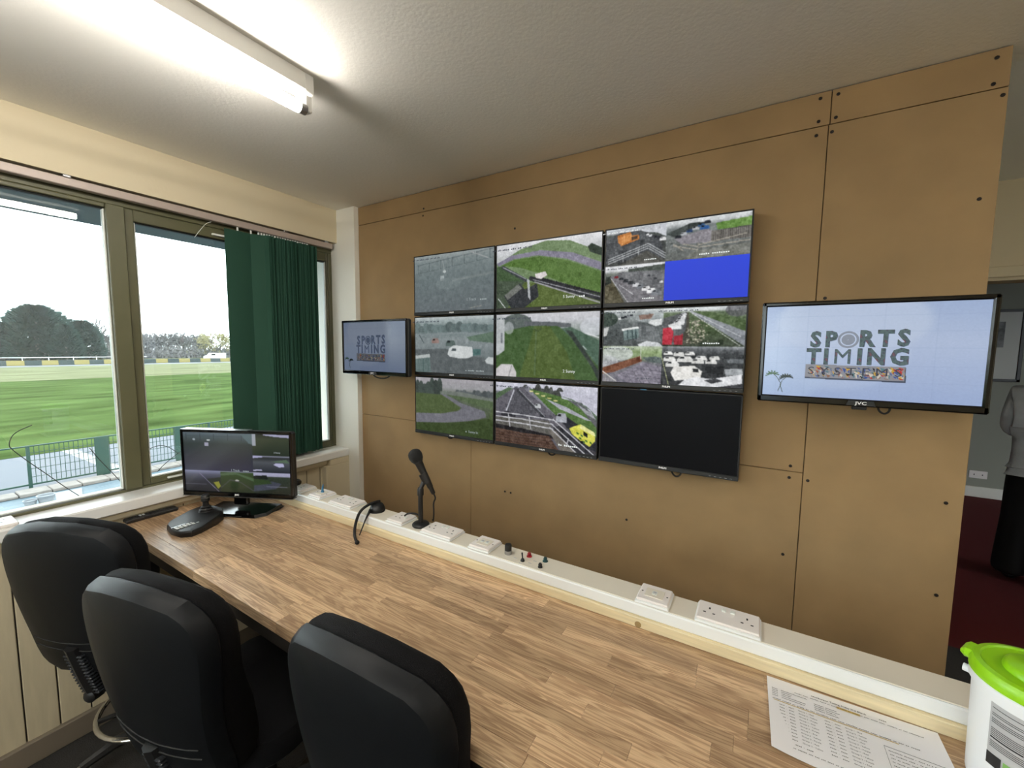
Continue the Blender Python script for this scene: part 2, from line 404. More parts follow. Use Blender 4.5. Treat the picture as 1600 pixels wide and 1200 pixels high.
mb = MB(); mb.rbox((-0.2, 4.845, 0), (4.2, 4.872, .12), .006); tag(mb.build('baseboard_far', M_white_wall), 'white skirting board in the room beyond', kind='structure')

# ---- window: one long frame, olive members, glass panes
win = thing('window_1', 'long window in olive painted frames looking over the circuit', None, (XG, -1.9, 0.96), kind='structure')
FX0, FX1 = -2.50, -2.435
def fr(y0, y1, z0, z1, name, x0=FX0, x1=FX1, m=None):
    return MB().rbox((x0, y0, z0), (x1, y1, z1), .003).build(name, m or M_olive, win)
fr(-4.6, -0.03, 2.235, 2.30, 'head_rail'); fr(-4.6, -0.03, 0.955, 0.972, 'bottom_rail')
bays = [(-4.0, -2.72, 0), (-2.66, -1.12, 0), (-1.06, -0.055, 1)]
for ym in (-4.03, -2.69, -1.09): fr(ym-.03, ym+.03, .972, 2.235, 'mullion', x1=-2.425)
fr(-0.055, -0.03, .972, 2.235, 'mullion')
for (y0, y1, sash) in bays:
    z0, z1 = 0.972, 2.235
    if sash:
        a = .034
        fr(y0, y0+a, z0, z1, 'sash_stile', x0=-2.485, x1=-2.44); fr(y1-.012, y1, z0, z1, 'sash_stile', x0=-2.485, x1=-2.44)
        fr(y0+a, y1-.012, z0, 1.002, 'sash_rail', x0=-2.485, x1=-2.44); fr(y0+a, y1-.012, 2.184, z1, 'sash_rail', x0=-2.485, x1=-2.44)
        y0 += a; y1 -= .012; z0 = 1.002; z1 = 2.184
    else:
        fr(y0, y1, 2.218, 2.235, 'sash_rail')
        z1 = 2.218; z0 = .975
    e = .007
    for (a0, a1, b0, b1) in ((y0, y0+e, z0, z1), (y1-e, y1, z0, z1), (y0, y1, z0, z0+e)):
        fr(a0, a1, b0, b1, 'glazing_bead', x0=-2.475, x1=-2.448, m=M_bead)
    fr(y0, y1, z1-e, z1, 'gasket', x0=-2.475, x1=-2.448, m=M_gasket)
    pn = MB().box((XG-.003, y0, z0), (XG+.003, y1, z1)).build('pane', M_glass, win)
win2 = thing('window_2', 'long window in olive frames in the wall behind the chairs', None, (-.78, -4.66, .96), kind='structure')
for (a, b, c, d) in ((-1.9, .35, .96, 1.0), (-1.9, .35, 2.21, 2.25)): MB().rbox((a, -4.70, c), (b, -4.63, d), .003).build('frame_rail', M_olive, win2)
for k in range(3): x = -1.87+k*1.11; MB().rbox((x-.03, -4.70, 1.0), (x+.03, -4.63, 2.21), .003).build('mullion', M_olive, win2)
for k in range(2): x = -1.87+k*1.11; MB().box((x+.03, -4.668, 1.0), (x+1.08, -4.662, 2.21)).build('pane', M_glass, win2)
# restrictor arm and catches of the sash
mb = MB(); mb.rbox((-2.44, -0.72, 2.196), (-2.425, -0.60, 2.206), .002); mb.build('window_stay', M_bead, win)
mb = MB(); mb.rbox((-2.44, -0.965, 0.985), (-2.428, -0.90, 0.994), .002); mb.build('window_catch', M_bead, win)
MB().tube([(-2.425, -.80, 2.165), (-2.40, -.785, 2.20), (-2.385, -.765, 2.235), (-2.385, -.74, 2.25)], .0012, 6, 2).build('pull_cord', M_bead, win)
# eave outside above the window
tag(MB().box((-3.22, -6, 2.296), (-2.75, 1.5, 2.40)).build('eave', mat('grey_eave_board', (80, 90, 92), .7)), 'grey eave board outside above the window', kind='structure')

# ------------------------------------------------------------------ ceiling lights
def ceiling_light(x, y0, y1, label):
    t = thing('ceiling_light', label, 'light', (x, (y0+y1)/2, ZC))
    MB().rbox((x-.03, y0, ZC-.055), (x+.03, y1, ZC-.0005), .003).build('batten_body', M_white_gloss, t)
    for y, s in ((y0, -1), (y1, 1)):
        MB().rbox((x-.031, y-.002 if s < 0 else y-.03, ZC-.058), (x+.031, y+.03 if s < 0 else y+.002, ZC-.0005), .003).build('end_plate', M_white_gloss, t)
        mb = MB(); mb.rbox((x-.012, y-.012*(s > 0)-.006, ZC-.107), (x+.012, y+.012*(s < 0)+.006, ZC-.055), .003); mb.build('lamp_holder', M_white_gloss, t)
        yy = y-s*.012
        MB().cyl((x, yy-s*.022, ZC-.100), (x, yy, ZC-.100), .0165, n=20).build('end_cap', M_metal, t, True)
    MB().cyl((x, y0+.034, ZC-.100), (x, y1-.034, ZC-.100), .0175, n=24).build('tube', M_tube, t, True)
    return t
ceiling_light(-1.315, -2.42, -0.905, 'long lit fluorescent batten light on ceiling above the desk')
ceiling_light(0.75, -3.85, -2.33, 'lit fluorescent batten light at the right, further back on the ceiling')
ceiling_light(-1.315, -4.35, -2.83, 'added unseen batten light in line behind the first one, brightening the ceiling')  # fitting out of view, added to brighten the ceiling beyond the first tube
ceiling_light(-0.3, -4.35, -2.83, 'added unseen batten light between the two rearmost ones, evening the ceiling light')  # extra unseen fitting, added to even out the ceiling light
ceiling_light(2.2, -1.9, -0.38, 'added unseen batten light near the right hand wall, lifting the room light')  # another unseen fitting added to lift the overall brightness

# ------------------------------------------------------------------ vertical blind
bl = thing('vertical_blind', 'dark green vertical blind drawn to the right of the window', 'blind', (-2.40, -0.4, 2.27))
MB().rbox((-2.418, -4.4, 2.257), (-2.383, -0.055, 2.290), .003).build('head_rail', M_alu, bl)
for y in (-1.24, -0.36, -0.10): MB().rbox((-2.412, y-.012, 2.288), (-2.38, y+.012, 2.2995), .002).build('rail_bracket', M_metal, bl)
def slat(y, ang, w=0.127, zb=0.985):
    c, s = math.cos(ang), math.sin(ang); n = 8; mb = MB(); vs = []
    for z in (2.238, zb):
        for k in range(n+1):
            u = (k/n-.5)*w; b_ = 0.004*math.cos(PI*(k/n-.5)); vs.append((-2.402+u*s+b_*c, y+u*c-b_*s, z))
    fs = [(k, k+1, n+2+k, n+1+k) for k in range(n)]
    m2 = len(vs); vs += [(p[0]-.0008*c, p[1]+.0008*s, p[2]) for p in vs]
    fs += [tuple(m2+i for i in q[::-1]) for q in fs]
    sl = mb.add(vs, fs).build('slat', M_green, bl, True)
    MB().rbox((-2.405, y-.004, 2.236), (-2.399, y+.004, 2.259), .001).build('slat_hanger', M_bead, sl)
    return sl
slat(-0.612, 0.02); slat(-0.545, 0.6)
yy = -0.505
for k in range(20):
    slat(yy, math.radians(72+random.uniform(-9, 9)), zb=.985+random.uniform(-.004, .004)); yy += 0.0150

# ------------------------------------------------------------------ desk
DZ = 0.858; DY0, DY1 = -1.180, -0.553; DX0, DX1 = -2.348, 1.05
desk = thing('desk', 'long oak block worktop desk running along the fibreboard wall', 'desk', (-0.6, -0.87, 0))
wt = MB().box((DX0+.004, DY0+.004, DZ-.036), (DX1-.004, DY1-.004, DZ-.003)).build('worktop', M_oakdark, desk)
rows = 15; rw = (DY1-DY0)/rows
for r_i in range(rows):
    y0 = DY0+r_i*rw; x = DX0 - random.uniform(0, .4)
    while x < DX1:
        L_ = random.uniform(.24, .62); x1 = x+L_
        a, b = max(x, DX0), min(x1, DX1)
        if b-a > .02:
            g = .00018; cx_, cy_ = (a+b)/2, y0+rw/2; low = -.036 if r_i in (0, rows-1) or a == DX0 or b == DX1 else -.012
            mb = MB().rbox((a-cx_+g, -rw/2+g, low), (b-cx_-g, rw/2-g, 0), .0004 if r_i else .0012)
            st = bpy.data.objects.new('stave', mb.mesh('stave', M_oak)); col.objects.link(st); st.parent = wt
            st.location = Vector((cx_, cy_, DZ)) - MW(wt).translation
        x = x1
MB().rbox((DX0, DY0+.06, .70), (DX1-.05, DY0+.10, DZ-.037), .003).build('rail', M_dark, desk)
for x in (-2.27, -0.62, 0.98):
    for y in (DY0+.08, DY1-.05): MB().rbox((x-.025, y-.025, 0), (x+.025, y+.025, DZ-.036), .004).build('leg', M_black, desk)
MB().rbox((-2.332, DY0+.12, 0.10), (-2.312, DY1-.03, DZ-.037), .003).build('end_panel', M_cream, desk)
# batten + dado trunking at the back of the desk
TZ = 0.923; TY0, TY1 = -0.655, -0.556
tk = thing('dado_trunking', 'white plastic cable trunking along the back of the desk', 'trunking', (-0.6, -0.605, DZ))
MB().rbox((-2.34, -0.664, DZ), (DX1, -0.556, DZ+.029), .002).build('batten', M_batten, tk)
MB().rbox((-2.34, TY0, DZ+.0292), (DX1, TY1, TZ-.002), .003).build('trunking_body', M_trunk, tk)
MB().rbox((-2.34, TY0+.006, TZ-.003), (DX1, TY1-.003, TZ), .0015).build('trunking_lid', M_trunk_top, tk)
p = oz(994, 982, DZ+.01)
mb = MB().cyl((p.x, -.6642, DZ+.010), (p.x, -.6652, DZ+.010), .009, n=16); mb.build('knot', mat('pine_knot', (150, 126, 84), .6), tk)

def holes(t, pts, z):
    for (x, y, a, b) in pts: MB().box((x-a, y-b, z-.0002), (x+a, y+b, z+.0004)).build('pin_hole', M_gasket, t)
def uk_pins(t, x, y, z):
    holes(t, [(x, y+.011, .002, .0042), (x-.0112, y-.0105, .0032, .0020), (x+.0112, y-.0105, .0032, .0020)], z)
def socket(x0, x1, label, kind, group='sockets along the desk trunking'):
    xc = (x0+x1)/2; yc = (TY0+TY1)/2
    t = thing('power_socket' if kind in ('double', 'single') else 'data_socket', label, 'socket', (xc, yc, TZ), group=group)
    MB().rbox((x0-.003, TY0+.002, TZ), (x1+.003, TY1-.002, TZ+.006), .003).build('mounting_frame', M_trunk, t)
    MB().rbox((x0, TY0+.008, TZ+.006), (x1, TY1-.006, TZ+.0135), .003).build('face_plate', M_sock, t); z = TZ+.0135
    if kind == 'double':
        uk_pins(t, xc-.044, yc, z); uk_pins(t, xc+.044, yc, z)
        for s in (-1, 1): MB().rbox((xc+s*.0105-.0055, yc+.012, z), (xc+s*.0105+.0055, yc+.027, z+.004), .0015).build('rocker_switch', M_bead, t)
    elif kind == 'single':
        uk_pins(t, xc-.010, yc, z); MB().rbox((xc+.018, yc-.006, z), (xc+.028, yc+.010, z+.004), .0015).build('rocker_switch', M_bead, t)
    else:
        MB().rbox((xc-.025, yc-.022, z), (xc+.025, yc+.022, z+.002), .001).build('module_insert', M_trunk_top, t)
        for s in ((-.010, .010) if kind == 'data' else (0,)):
            MB().rbox((xc+s-.007, yc-.009, z+.002), (xc+s+.007, yc+.009, z+.0032), .0006).build('jack_port', M_bead, t)
            MB().box((xc+s-.0045, yc-.002, z+.0030), (xc+s+.0045, yc+.006, z+.0036)).build('jack_opening', M_label, t)
        holes(t, [(xc-.034, yc, .0022, .0022), (xc+.034, yc, .0022, .0022)], z)
    return t
socket(-0.104, 0.042, 'white double power socket nearest the printed sheet', 'double')
socket(-0.260, -0.174, 'white single data socket left of the double socket nearest the sheet', 'blank')
socket(-1.080, -0.934, 'white double power socket just right of the microphone stand', 'double')
socket(-0.851, -0.765, 'white twin data socket left of the control knobs', 'data')
socket(-1.640, -1.494, 'white double power socket just left of the headset', 'double')
socket(-1.795, -1.709, 'white single socket with a blue lead stub in it', 'blank')
socket(-1.948, -1.862, 'white single power socket beside the desk television', 'single')
socket(-1.268, -1.182, 'white single power socket just left of the microphone stand', 'single')
t = thing('lead_stub', 'short blue lead stub standing in a white socket', 'cable', (-1.752, -.603, TZ+.0157))
MB().cyl((-1.752, -.603, TZ+.0158), (-1.752, -.603, TZ+.026), .008, .005, 12).build('plug', M_blue_p, t, True)
MB().tube([(-1.752, -.603, TZ+.025), (-1.750, -.603, TZ+.040), (-1.744, -.603, TZ+.056)], [.005, .004, .0015], 8).build('lead', M_blue_p, t, True)
t = thing('plug_adaptor', 'black rounded plug adaptor on trunking behind the desk television', 'adaptor', (-1.945, -.60, TZ))
mb = MB(); mb.ell((-1.982, -.600, TZ+.019), (.030, .032, .019)); mb.build('adaptor_body', M_gloss, t, True)
# control knobs let into the trunking lid
def knob(px, py): q = oz(px, py, TZ); return q.x, q.y
x, y = knob(794, 865)
k_ = MB().lathe([(.0125, 0), (.0125, .012), (.011, .013)], (x, y, TZ), 24).build('knob_collar', M_metal, tk, True, label='steel collar of the black control knob')
MB().lathe([(.0120, .013), (.0120, .030), (.0105, .0335)], (x, y, TZ), 20).build('control_knob', M_black, tk, True, label='black control knob')
x, y = knob(816.5, 876.5)
MB().lathe([(.0075, 0), (.0065, .005), (.004, .009)], (x, y, TZ), 14).build('toggle_base', M_black, tk, True)
MB().cyl((x, y, TZ+.008), (x-.004, y+.003, TZ+.027), .0022, .003, 10).build('toggle_lever', M_black, tk, True, label='black toggle switch lever')
for (px, py, m_, nm) in ((827, 869.5, M_red_p, 'red'), (852, 877, M_teal_p, 'dark teal'), (844, 886.5, M_black, 'black')):
    x, y = knob(px, py)
    MB().lathe([(.0095 if nm != 'black' else .0075, 0), (.0085 if nm != 'black' else .0075, .003), (.006, .004), (.0065, .010), (.0045, .014)], (x, y, TZ), 16).build('terminal_post', m_, tk, True, label=nm+' terminal post')
for (px, py) in ((805, 872), (813, 880), (828, 880), (836, 877)):
    x, y = knob(px, py); MB().rbox((x-.006, y-.0015, TZ), (x+.006, y+.0015, TZ+.0006), .0002).build('engraved_mark', M_label, tk)

# ------------------------------------------------------------------ screens: painted as coloured light cells
class Canvas:
    def __init__(s, w=240, h=135, c=(0, 0, 0)):
        s.w, s.h = w, h; s.a = np.zeros((h, w, 3)); s.a[:] = c
        yy, xx = np.mgrid[0:h, 0:w]; s.u = (xx+.5)/w; s.v = (yy+.5)/h; s.box = (0, 0, 1, 1)
    def sub(s, x0, y0, x1, y1): s.box = (x0, y0, x1, y1); return s
    def T(s, p): x0, y0, x1, y1 = s.box; return (x0+p[0]*(x1-x0), y0+p[1]*(y1-y0))
    def inbox(s): x0, y0, x1, y1 = s.box; return (s.u >= x0) & (s.u < x1) & (s.v >= y0) & (s.v < y1)
    def put(s, m, c, al=1.0):
        m = m & s.inbox(); s.a[m] = s.a[m]*(1-al)+np.array(c)*al; return s
    def grad(s, stops):
        x0, y0, x1, y1 = s.box; t = (s.v-y0)/(y1-y0); P = [q[0] for q in stops]; m = s.inbox()
        for k in range(3): s.a[..., k][m] = np.interp(t[m], P, [q[1][k] for q in stops])
        return s
    def poly(s, pts, c, al=1.0):
        P = [s.T(p) for p in pts]; ins = np.zeros((s.h, s.w), bool)
        for i in range(len(P)):
            (xa, ya), (xb, yb) = P[i], P[i-1]
            if ya == yb: continue
            cr = ((ya > s.v) != (yb > s.v)) & (s.u < (xb-xa)*(s.v-ya)/(yb-ya)+xa); ins ^= cr
        return s.put(ins, c, al)
    def line(s, pts, w, c, al=1.0):
        P = [s.T(p) for p in pts]; asp = s.h/s.w; m = np.zeros((s.h, s.w), bool); sc = (s.box[2]-s.box[0])
        for (xa, ya), (xb, yb) in zip(P[:-1], P[1:]):
            dx, dy = xb-xa, (yb-ya)*asp; L2 = dx*dx+dy*dy+1e-12
            t = np.clip(((s.u-xa)*dx+(s.v-ya)*asp*dy)/L2, 0, 1)
            m |= ((s.u-xa-t*dx)**2+((s.v-ya)*asp-t*dy)**2) < max(w*sc/2, .5/s.w)**2
        return s.put(m, c, al)
    def ell(s, c, r, colr, al=1.0):
        x, y = s.T(c); rx = r[0]*(s.box[2]-s.box[0]); ry = r[1]*(s.box[3]-s.box[1])
        return s.put(((s.u-x)/rx)**2+((s.v-y)/ry)**2 < 1, colr, al)
    def noise(s, amp, cell=3, seed=0):
        r_ = np.random.default_rng(seed); n = r_.normal(0, 1, (s.h//cell+2, s.w//cell+2)); n = np.kron(n, np.ones((cell, cell)))[:s.h, :s.w]
        m = s.inbox(); s.a[m] = np.clip(s.a[m]+(n[m]*amp)[:, None], 0, 255); return s
    def tex(s, a1, a2, seed):
        s.sub(0, 0, 1, 1); s.noise(a1*.62, 1, seed).noise(a2*.9, 3, seed+50).noise(a2*.9, 8, seed+90)
        g_ = s.a.mean(-1, keepdims=True); s.a = np.clip((g_+(s.a-g_)*.80)*.96, 0, 255); return s
    def blur(s, n=1):
        for _ in range(n):
            p = np.pad(s.a, ((1, 1), (1, 1), (0, 0)), 'edge')
            s.a = (p[:-2, 1:-1]+p[2:, 1:-1]+p[1:-1, :-2]+p[1:-1, 2:]+2*p[1:-1, 1:-1])/6
        return s
    def car(s, x, y, w, c, h=None):
        h = h or w*.9
        s.poly([(x-w/2, y), (x-w/2, y-h*.55), (x-w*.3, y-h), (x+w*.35, y-h), (x+w/2, y-h*.5), (x+w/2, y)], c)
        s.poly([(x-w*.28, y-h*.9), (x-w*.05, y-h*.9), (x-w*.05, y-h*.6), (x-w*.4, y-h*.6)], (30, 34, 38))
        return s
    def trees(s, x0, x1, yb, yt, c, seed=1, n=14):
        r_ = np.random.default_rng(seed)
        for i in range(n):
            x = x0+(x1-x0)*(i+.5)/n; h = (yb-yt)*r_.uniform(.6, 1.1)
            s.ell((x, yb-h*.45), ((x1-x0)/n*r_.uniform(.6, 1.0), h*.55), tuple(np.array(c)*r_.uniform(.85, 1.12)))
        return s

def s_track_loop():
    c = Canvas(); c.grad([(0, (150, 160, 160)), (.12, (122, 136, 137)), (.45, (104, 118, 120)), (1, (100, 110, 114))])
    for i in range(7):
        x = .05+i*.15; y = .30-.022*i
        c.line([(x, y-.15), (x+.004, y)], .005, (60, 72, 76)); c.line([(x, y-.14), (x+.13, y-.165)], .004, (66, 78, 82)); c.line([(x, y), (x+.13, y-.02)], .004, (84, 98, 100))
    c.line([(.73, .03), (.93, .16)], .008, (165, 168, 168)); c.line([(.38, .12), (.41, .33)], .010, (150, 162, 162))
    c.ell((.405, .31), (.022, .022), (190, 200, 198)); c.poly([(.35, .38), (.40, .38), (.40, .47), (.35, .47)], (160, 172, 172))
    c.poly([(.5, .46), (1, .38), (1, .42), (.5, .50)], (120, 132, 132)); c.ell((.45, .52), (.16, .10), (122, 136, 137), .6)
    c.line([(.72, .96), (.86, .93)], .006, (150, 150, 140)); return c.tex(6, 4, 1).blur(2)
def s_sunny_out():
    c = Canvas(); c.grad([(0, (226, 226, 230)), (.15, (205, 208, 212)), (1, (120, 140, 90))])
    c.poly([(0, .30), (.25, .10), (.5, .02), (.72, .06), (.9, .20), (1, .30), (1, 1), (0, 1)], (112, 140, 92))
    c.poly([(.88, .18), (.91, .14), (1, .22), (1, .33), (.9, .26)], (40, 56, 44))
    c.poly([(0, .28), (.16, .18), (.45, .15), (.75, .24), (1, .42), (1, .53), (.7, .32), (.42, .22), (.18, .24), (.02, .33)], (132, 128, 150))
    c.poly([(.05, .32), (.2, .25), (.45, .24), (.7, .34), (1, .55), (1, .90), (.45, .50), (.25, .38)], (84, 122, 46))
    c.poly([(0, .34), (.07, .33), (.32, .56), (.30, .66), (0, .60)], (66, 94, 56))
    c.poly([(0, .55), (.3, .6), (.6, .7), (1, .92), (1, 1), (0, 1)], (90, 110, 46)); c.poly([(0, .55), (.3, .6), (.12, 1), (0, 1)], (70, 86, 66))
    c.line([(.07, .35), (.31, .58)], .030, (60, 66, 70)); c.line([(.07, .35), (.31, .56)], .008, (150, 152, 158))
    c.line([(.36, .56), (1, .92)], .040, (48, 50, 56)); c.line([(.40, .62), (1, .98)], .012, (160, 160, 165)); c.line([(.38, .58), (1, .90)], .006, (170, 170, 178))
    for i in range(26): t = i/25; c.ell((.48+.52*t, .585+.275*t), (.012, .020), (30, 32, 38))
    c.poly([(.40, .50), (.50, .47), (.52, .53), (.46, .58), (.41, .56)], (222, 214, 214))
    c.poly([(.08, .80), (.25, .62), (.30, .72), (.42, .64), (.44, .84), (.30, 1), (.16, 1)], (52, 56, 60)); c.poly([(.09, .79), (.23, .63), (.27, .70), (.12, .87)], (112, 116, 110))
    c.poly([(.32, .56), (.345, .58), (.36, .90), (.335, .84)], (176, 182, 186)); c.line([(.02, .84), (.10, 1)], .008, (200, 205, 205))
    return c.tex(15, 6, 2).blur(1)
def cars_row(c, pts, seed, w0, w1, pal):
    r_ = np.random.default_rng(seed)
    for i, (x, y) in enumerate(pts):
        t = i/max(1, len(pts)-1); c.car(x, y, w0+(w1-w0)*t, pal[r_.integers(len(pal))])
PAL = [(210, 212, 216), (60, 64, 70), (150, 30, 40), (120, 125, 132), (230, 230, 232), (40, 44, 52)]
def s_quad_paddock():
    c = Canvas(); W, H = .50, .50
    c.sub(0, 0, .455, .5).grad([(0, (200, 206, 212)), (.12, (186, 190, 198)), (.16, (84, 92, 88)), (.6, (70, 74, 72)), (1, (64, 68, 66))])
    c.poly([(.55, .12), (1, 0), (1, .35), (.85, .22), (.6, .16)], (204, 208, 216)); c.poly([(0, .25), (.25, .12), (.6, .12), (.9, .35), (1, .9), (0, .9)], (78, 82, 86))
    c.poly([(.20, .18), (.42, .12), (.44, .22), (.56, .22), (.57, .34), (.27, .47), (.21, .36)], (208, 122, 48)); c.poly([(.27, .22), (.44, .18), (.44, .33), (.28, .44)], (232, 150, 72)); c.poly([(.44, .26), (.54, .24), (.54, .32), (.44, .36)], (70, 48, 30))
    cars_row(c, [(.70+.05*i, .27+.035*i) for i in range(6)], 3, .05, .10, PAL)
    for dy in (0, .06, .12): c.line([(.05, .80+dy), (.72, .48+dy), (1, .78+dy)], .012, (196, 200, 202))
    c.line([(.3, .7), (.31, .9)], .01, (180, 184, 186)); c.line([(.56, .57), (.56, .78)], .01, (180, 184, 186))
    c.poly([(.2, 1), (.70, .66), (1, .95), (1, 1)], (86, 86, 80))
    c.sub(.455, 0, 1, .5).grad([(0, (222, 226, 228)), (.10, (205, 210, 212)), (.2, (120, 128, 128)), (1, (96, 100, 96))])
    c.poly([(0, .30), (.3, .10), (.5, .12), (.1, .40)], (66, 74, 72)); c.poly([(.6, .18), (1, .12), (1, .36), (.62, .34)], (104, 150, 62)); c.poly([(.1, .45), (.5, .28), (.62, .42), (.55, .62), (.2, .6)], (140, 136, 144))
    cars_row(c, [(.15+.07*i, .44-.055*i) for i in range(6)], 5, .08, .08, [(40, 70, 120), (60, 100, 150), (40, 44, 52), (180, 184, 190)]); c.car(.47, .30, .11, (44, 96, 168))
    c.poly([(.55, .36), (1, .32), (1, .60), (.55, .62)], (84, 80, 76))
    for i in range(22): x = .55+i*.021; c.line([(x, .36), (x, .60)], .004, (140, 136, 128))
    for (a, b) in (((.1, .58), (.22, .76)), ((.22, .60), (.40, .70)), ((.40, .60), (.40, .78)), ((.40, .66), (.95, .50)), ((.40, .72), (1, .66)), ((.1, .62), (.4, .78))): c.line([a, b], .014, (160, 154, 140))
    c.poly([(.22, 1), (.35, .80), (1, .72), (1, 1)], (126, 128, 120))
    c.sub(0, .5, .455, 1).grad([(0, (228, 230, 234)), (.12, (214, 216, 220)), (.2, (120, 128, 118)), (1, (100, 102, 100))])
    c.poly([(.4, .10), (1, .04), (1, .24), (.4, .20)], (74, 84, 76)); c.poly([(.05, .30), (.3, .16), (1, .20), (1, .85), (.6, .9)], (110, 112, 116)); c.poly([(0, .34), (.1, .3), (.36, 1), (0, 1)], (92, 86, 62)); c.poly([(.10, .28), (.18, .26), (1, .92), (1, 1), (.42, 1)], (118, 116, 122))
    c.poly([(.02, .25), (.10, .26), (.12, .44), (0, .5)], (44, 54, 46)); c.line([(.25, .5), (.5, .78)], .008, (210, 210, 214)); c.line([(.1, .30), (.42, 1)], .008, (200, 200, 204))
    cars_row(c, [(.20+.085*i, .32+.065*i) for i in range(9)], 9, .07, .16, PAL); cars_row(c, [(.75, .34), (.85, .42), (.95, .52)], 2, .05, .06, PAL)
    c.tex(17, 9, 4); c.blur(1)
    c.sub(.455, .5, 1, 1).grad([(0, (52, 74, 214)), (1, (48, 68, 206))])
    return c
def s_grand_centre():
    c = Canvas(); c.grad([(0, (186, 194, 196)), (.08, (150, 166, 166)), (.28, (112, 128, 128)), (.40, (134, 146, 148)), (1, (88, 100, 102))])
    c.trees(0, 1, .26, .10, (98, 116, 116), 4, 16); c.poly([(0, .30), (.6, .27), (1, .30), (1, .36), (.6, .30), (0, .36)], (128, 142, 144))
    c.poly([(.68, .36), (1, .27), (1, .46), (.72, .42)], (92, 118, 98)); c.poly([(0, .58), (.4, .56), (1, .75), (1, 1), (0, 1)], (92, 100, 102))
    c.car(.28, .47, .10, (150, 120, 112)); c.car(.48, .52, .12, (86, 104, 100)); c.line([(.06, .32), (.12, .46)], .012, (80, 92, 96))
    c.poly([(.44, .66), (.46, .56), (.52, .50), (.75, .53), (.76, .68), (.70, .72), (.60, .73), (.47, .70)], (206, 212, 212)); c.poly([(.505, .55), (.55, .56), (.55, .60), (.49, .60)], (76, 88, 92))
    c.poly([(.76, .56), (.85, .56), (.85, .66), (.76, .68)], (72, 110, 108)); c.poly([(.90, .75), (.94, .69), (1, .70), (1, .82), (.92, .80)], (190, 198, 198))
    c.poly([(0, .72), (.20, .68), (.22, 1), (0, 1)], (98, 118, 116)); c.poly([(0, .70), (.20, .66), (.21, .72), (0, .76)], (176, 184, 182)); c.line([(.11, .76), (.11, 1)], .01, (74, 98, 96)); c.line([(.18, .74), (.18, 1)], .01, (74, 98, 96))
    return c.tex(7, 5, 6).blur(2)
def s_sunny():
    c = Canvas(); c.grad([(0, (206, 206, 212)), (.12, (196, 198, 204)), (.3, (130, 146, 136)), (1, (70, 96, 52))])
    c.ell((.22, .16), (.16, .16), (92, 104, 100)); c.poly([(.30, .12), (.6, .14), (.75, .17), (.75, .22), (.3, .22)], (96, 102, 106))
    c.poly([(0, .34), (.12, .26), (.36, .19), (.62, .20), (.85, .40), (1, .70), (1, 1), (0, 1)], (68, 100, 50)); c.poly([(.4, .20), (.55, .20), (.72, .6), (.8, 1), (.25, 1), (.35, .5)], (84, 106, 46))
    c.poly([(.66, .24), (.75, .22), (1, .42), (1, .80), (.9, .60)], (74, 104, 84)); c.poly([(.70, .26), (.76, .28), (1, .85), (1, 1), (.94, .8)], (56, 66, 60))
    c.ell((.95, .22), (.12, .13), (206, 210, 218), .8); c.ell((.14, .22), (.05, .10), (186, 192, 196), .6); c.line([(.88, .31), (1, .38)], .010, (220, 224, 226)); c.line([(.86, .50), (.89, .55)], .008, (190, 200, 200))
    c.poly([(0, .04), (.09, .04), (.09, .58), (.02, .66), (0, .66)], (182, 188, 190)); c.poly([(.05, .30), (.07, .30), (.07, .46), (.05, .46)], (120, 126, 132)); c.line([(.42, .25), (.41, .95)], .012, (92, 116, 74)); c.line([(.40, .24), (.44, .28), (.47, .23)], .008, (62, 82, 48))
    c.poly([(0, .88), (.06, .80), (.18, .80), (.22, .92), (.22, 1), (0, 1)], (206, 202, 204)); c.line([(.14, 1), (.17, .82)], .01, (150, 150, 152))
    return c.tex(12, 5, 8).blur(2)
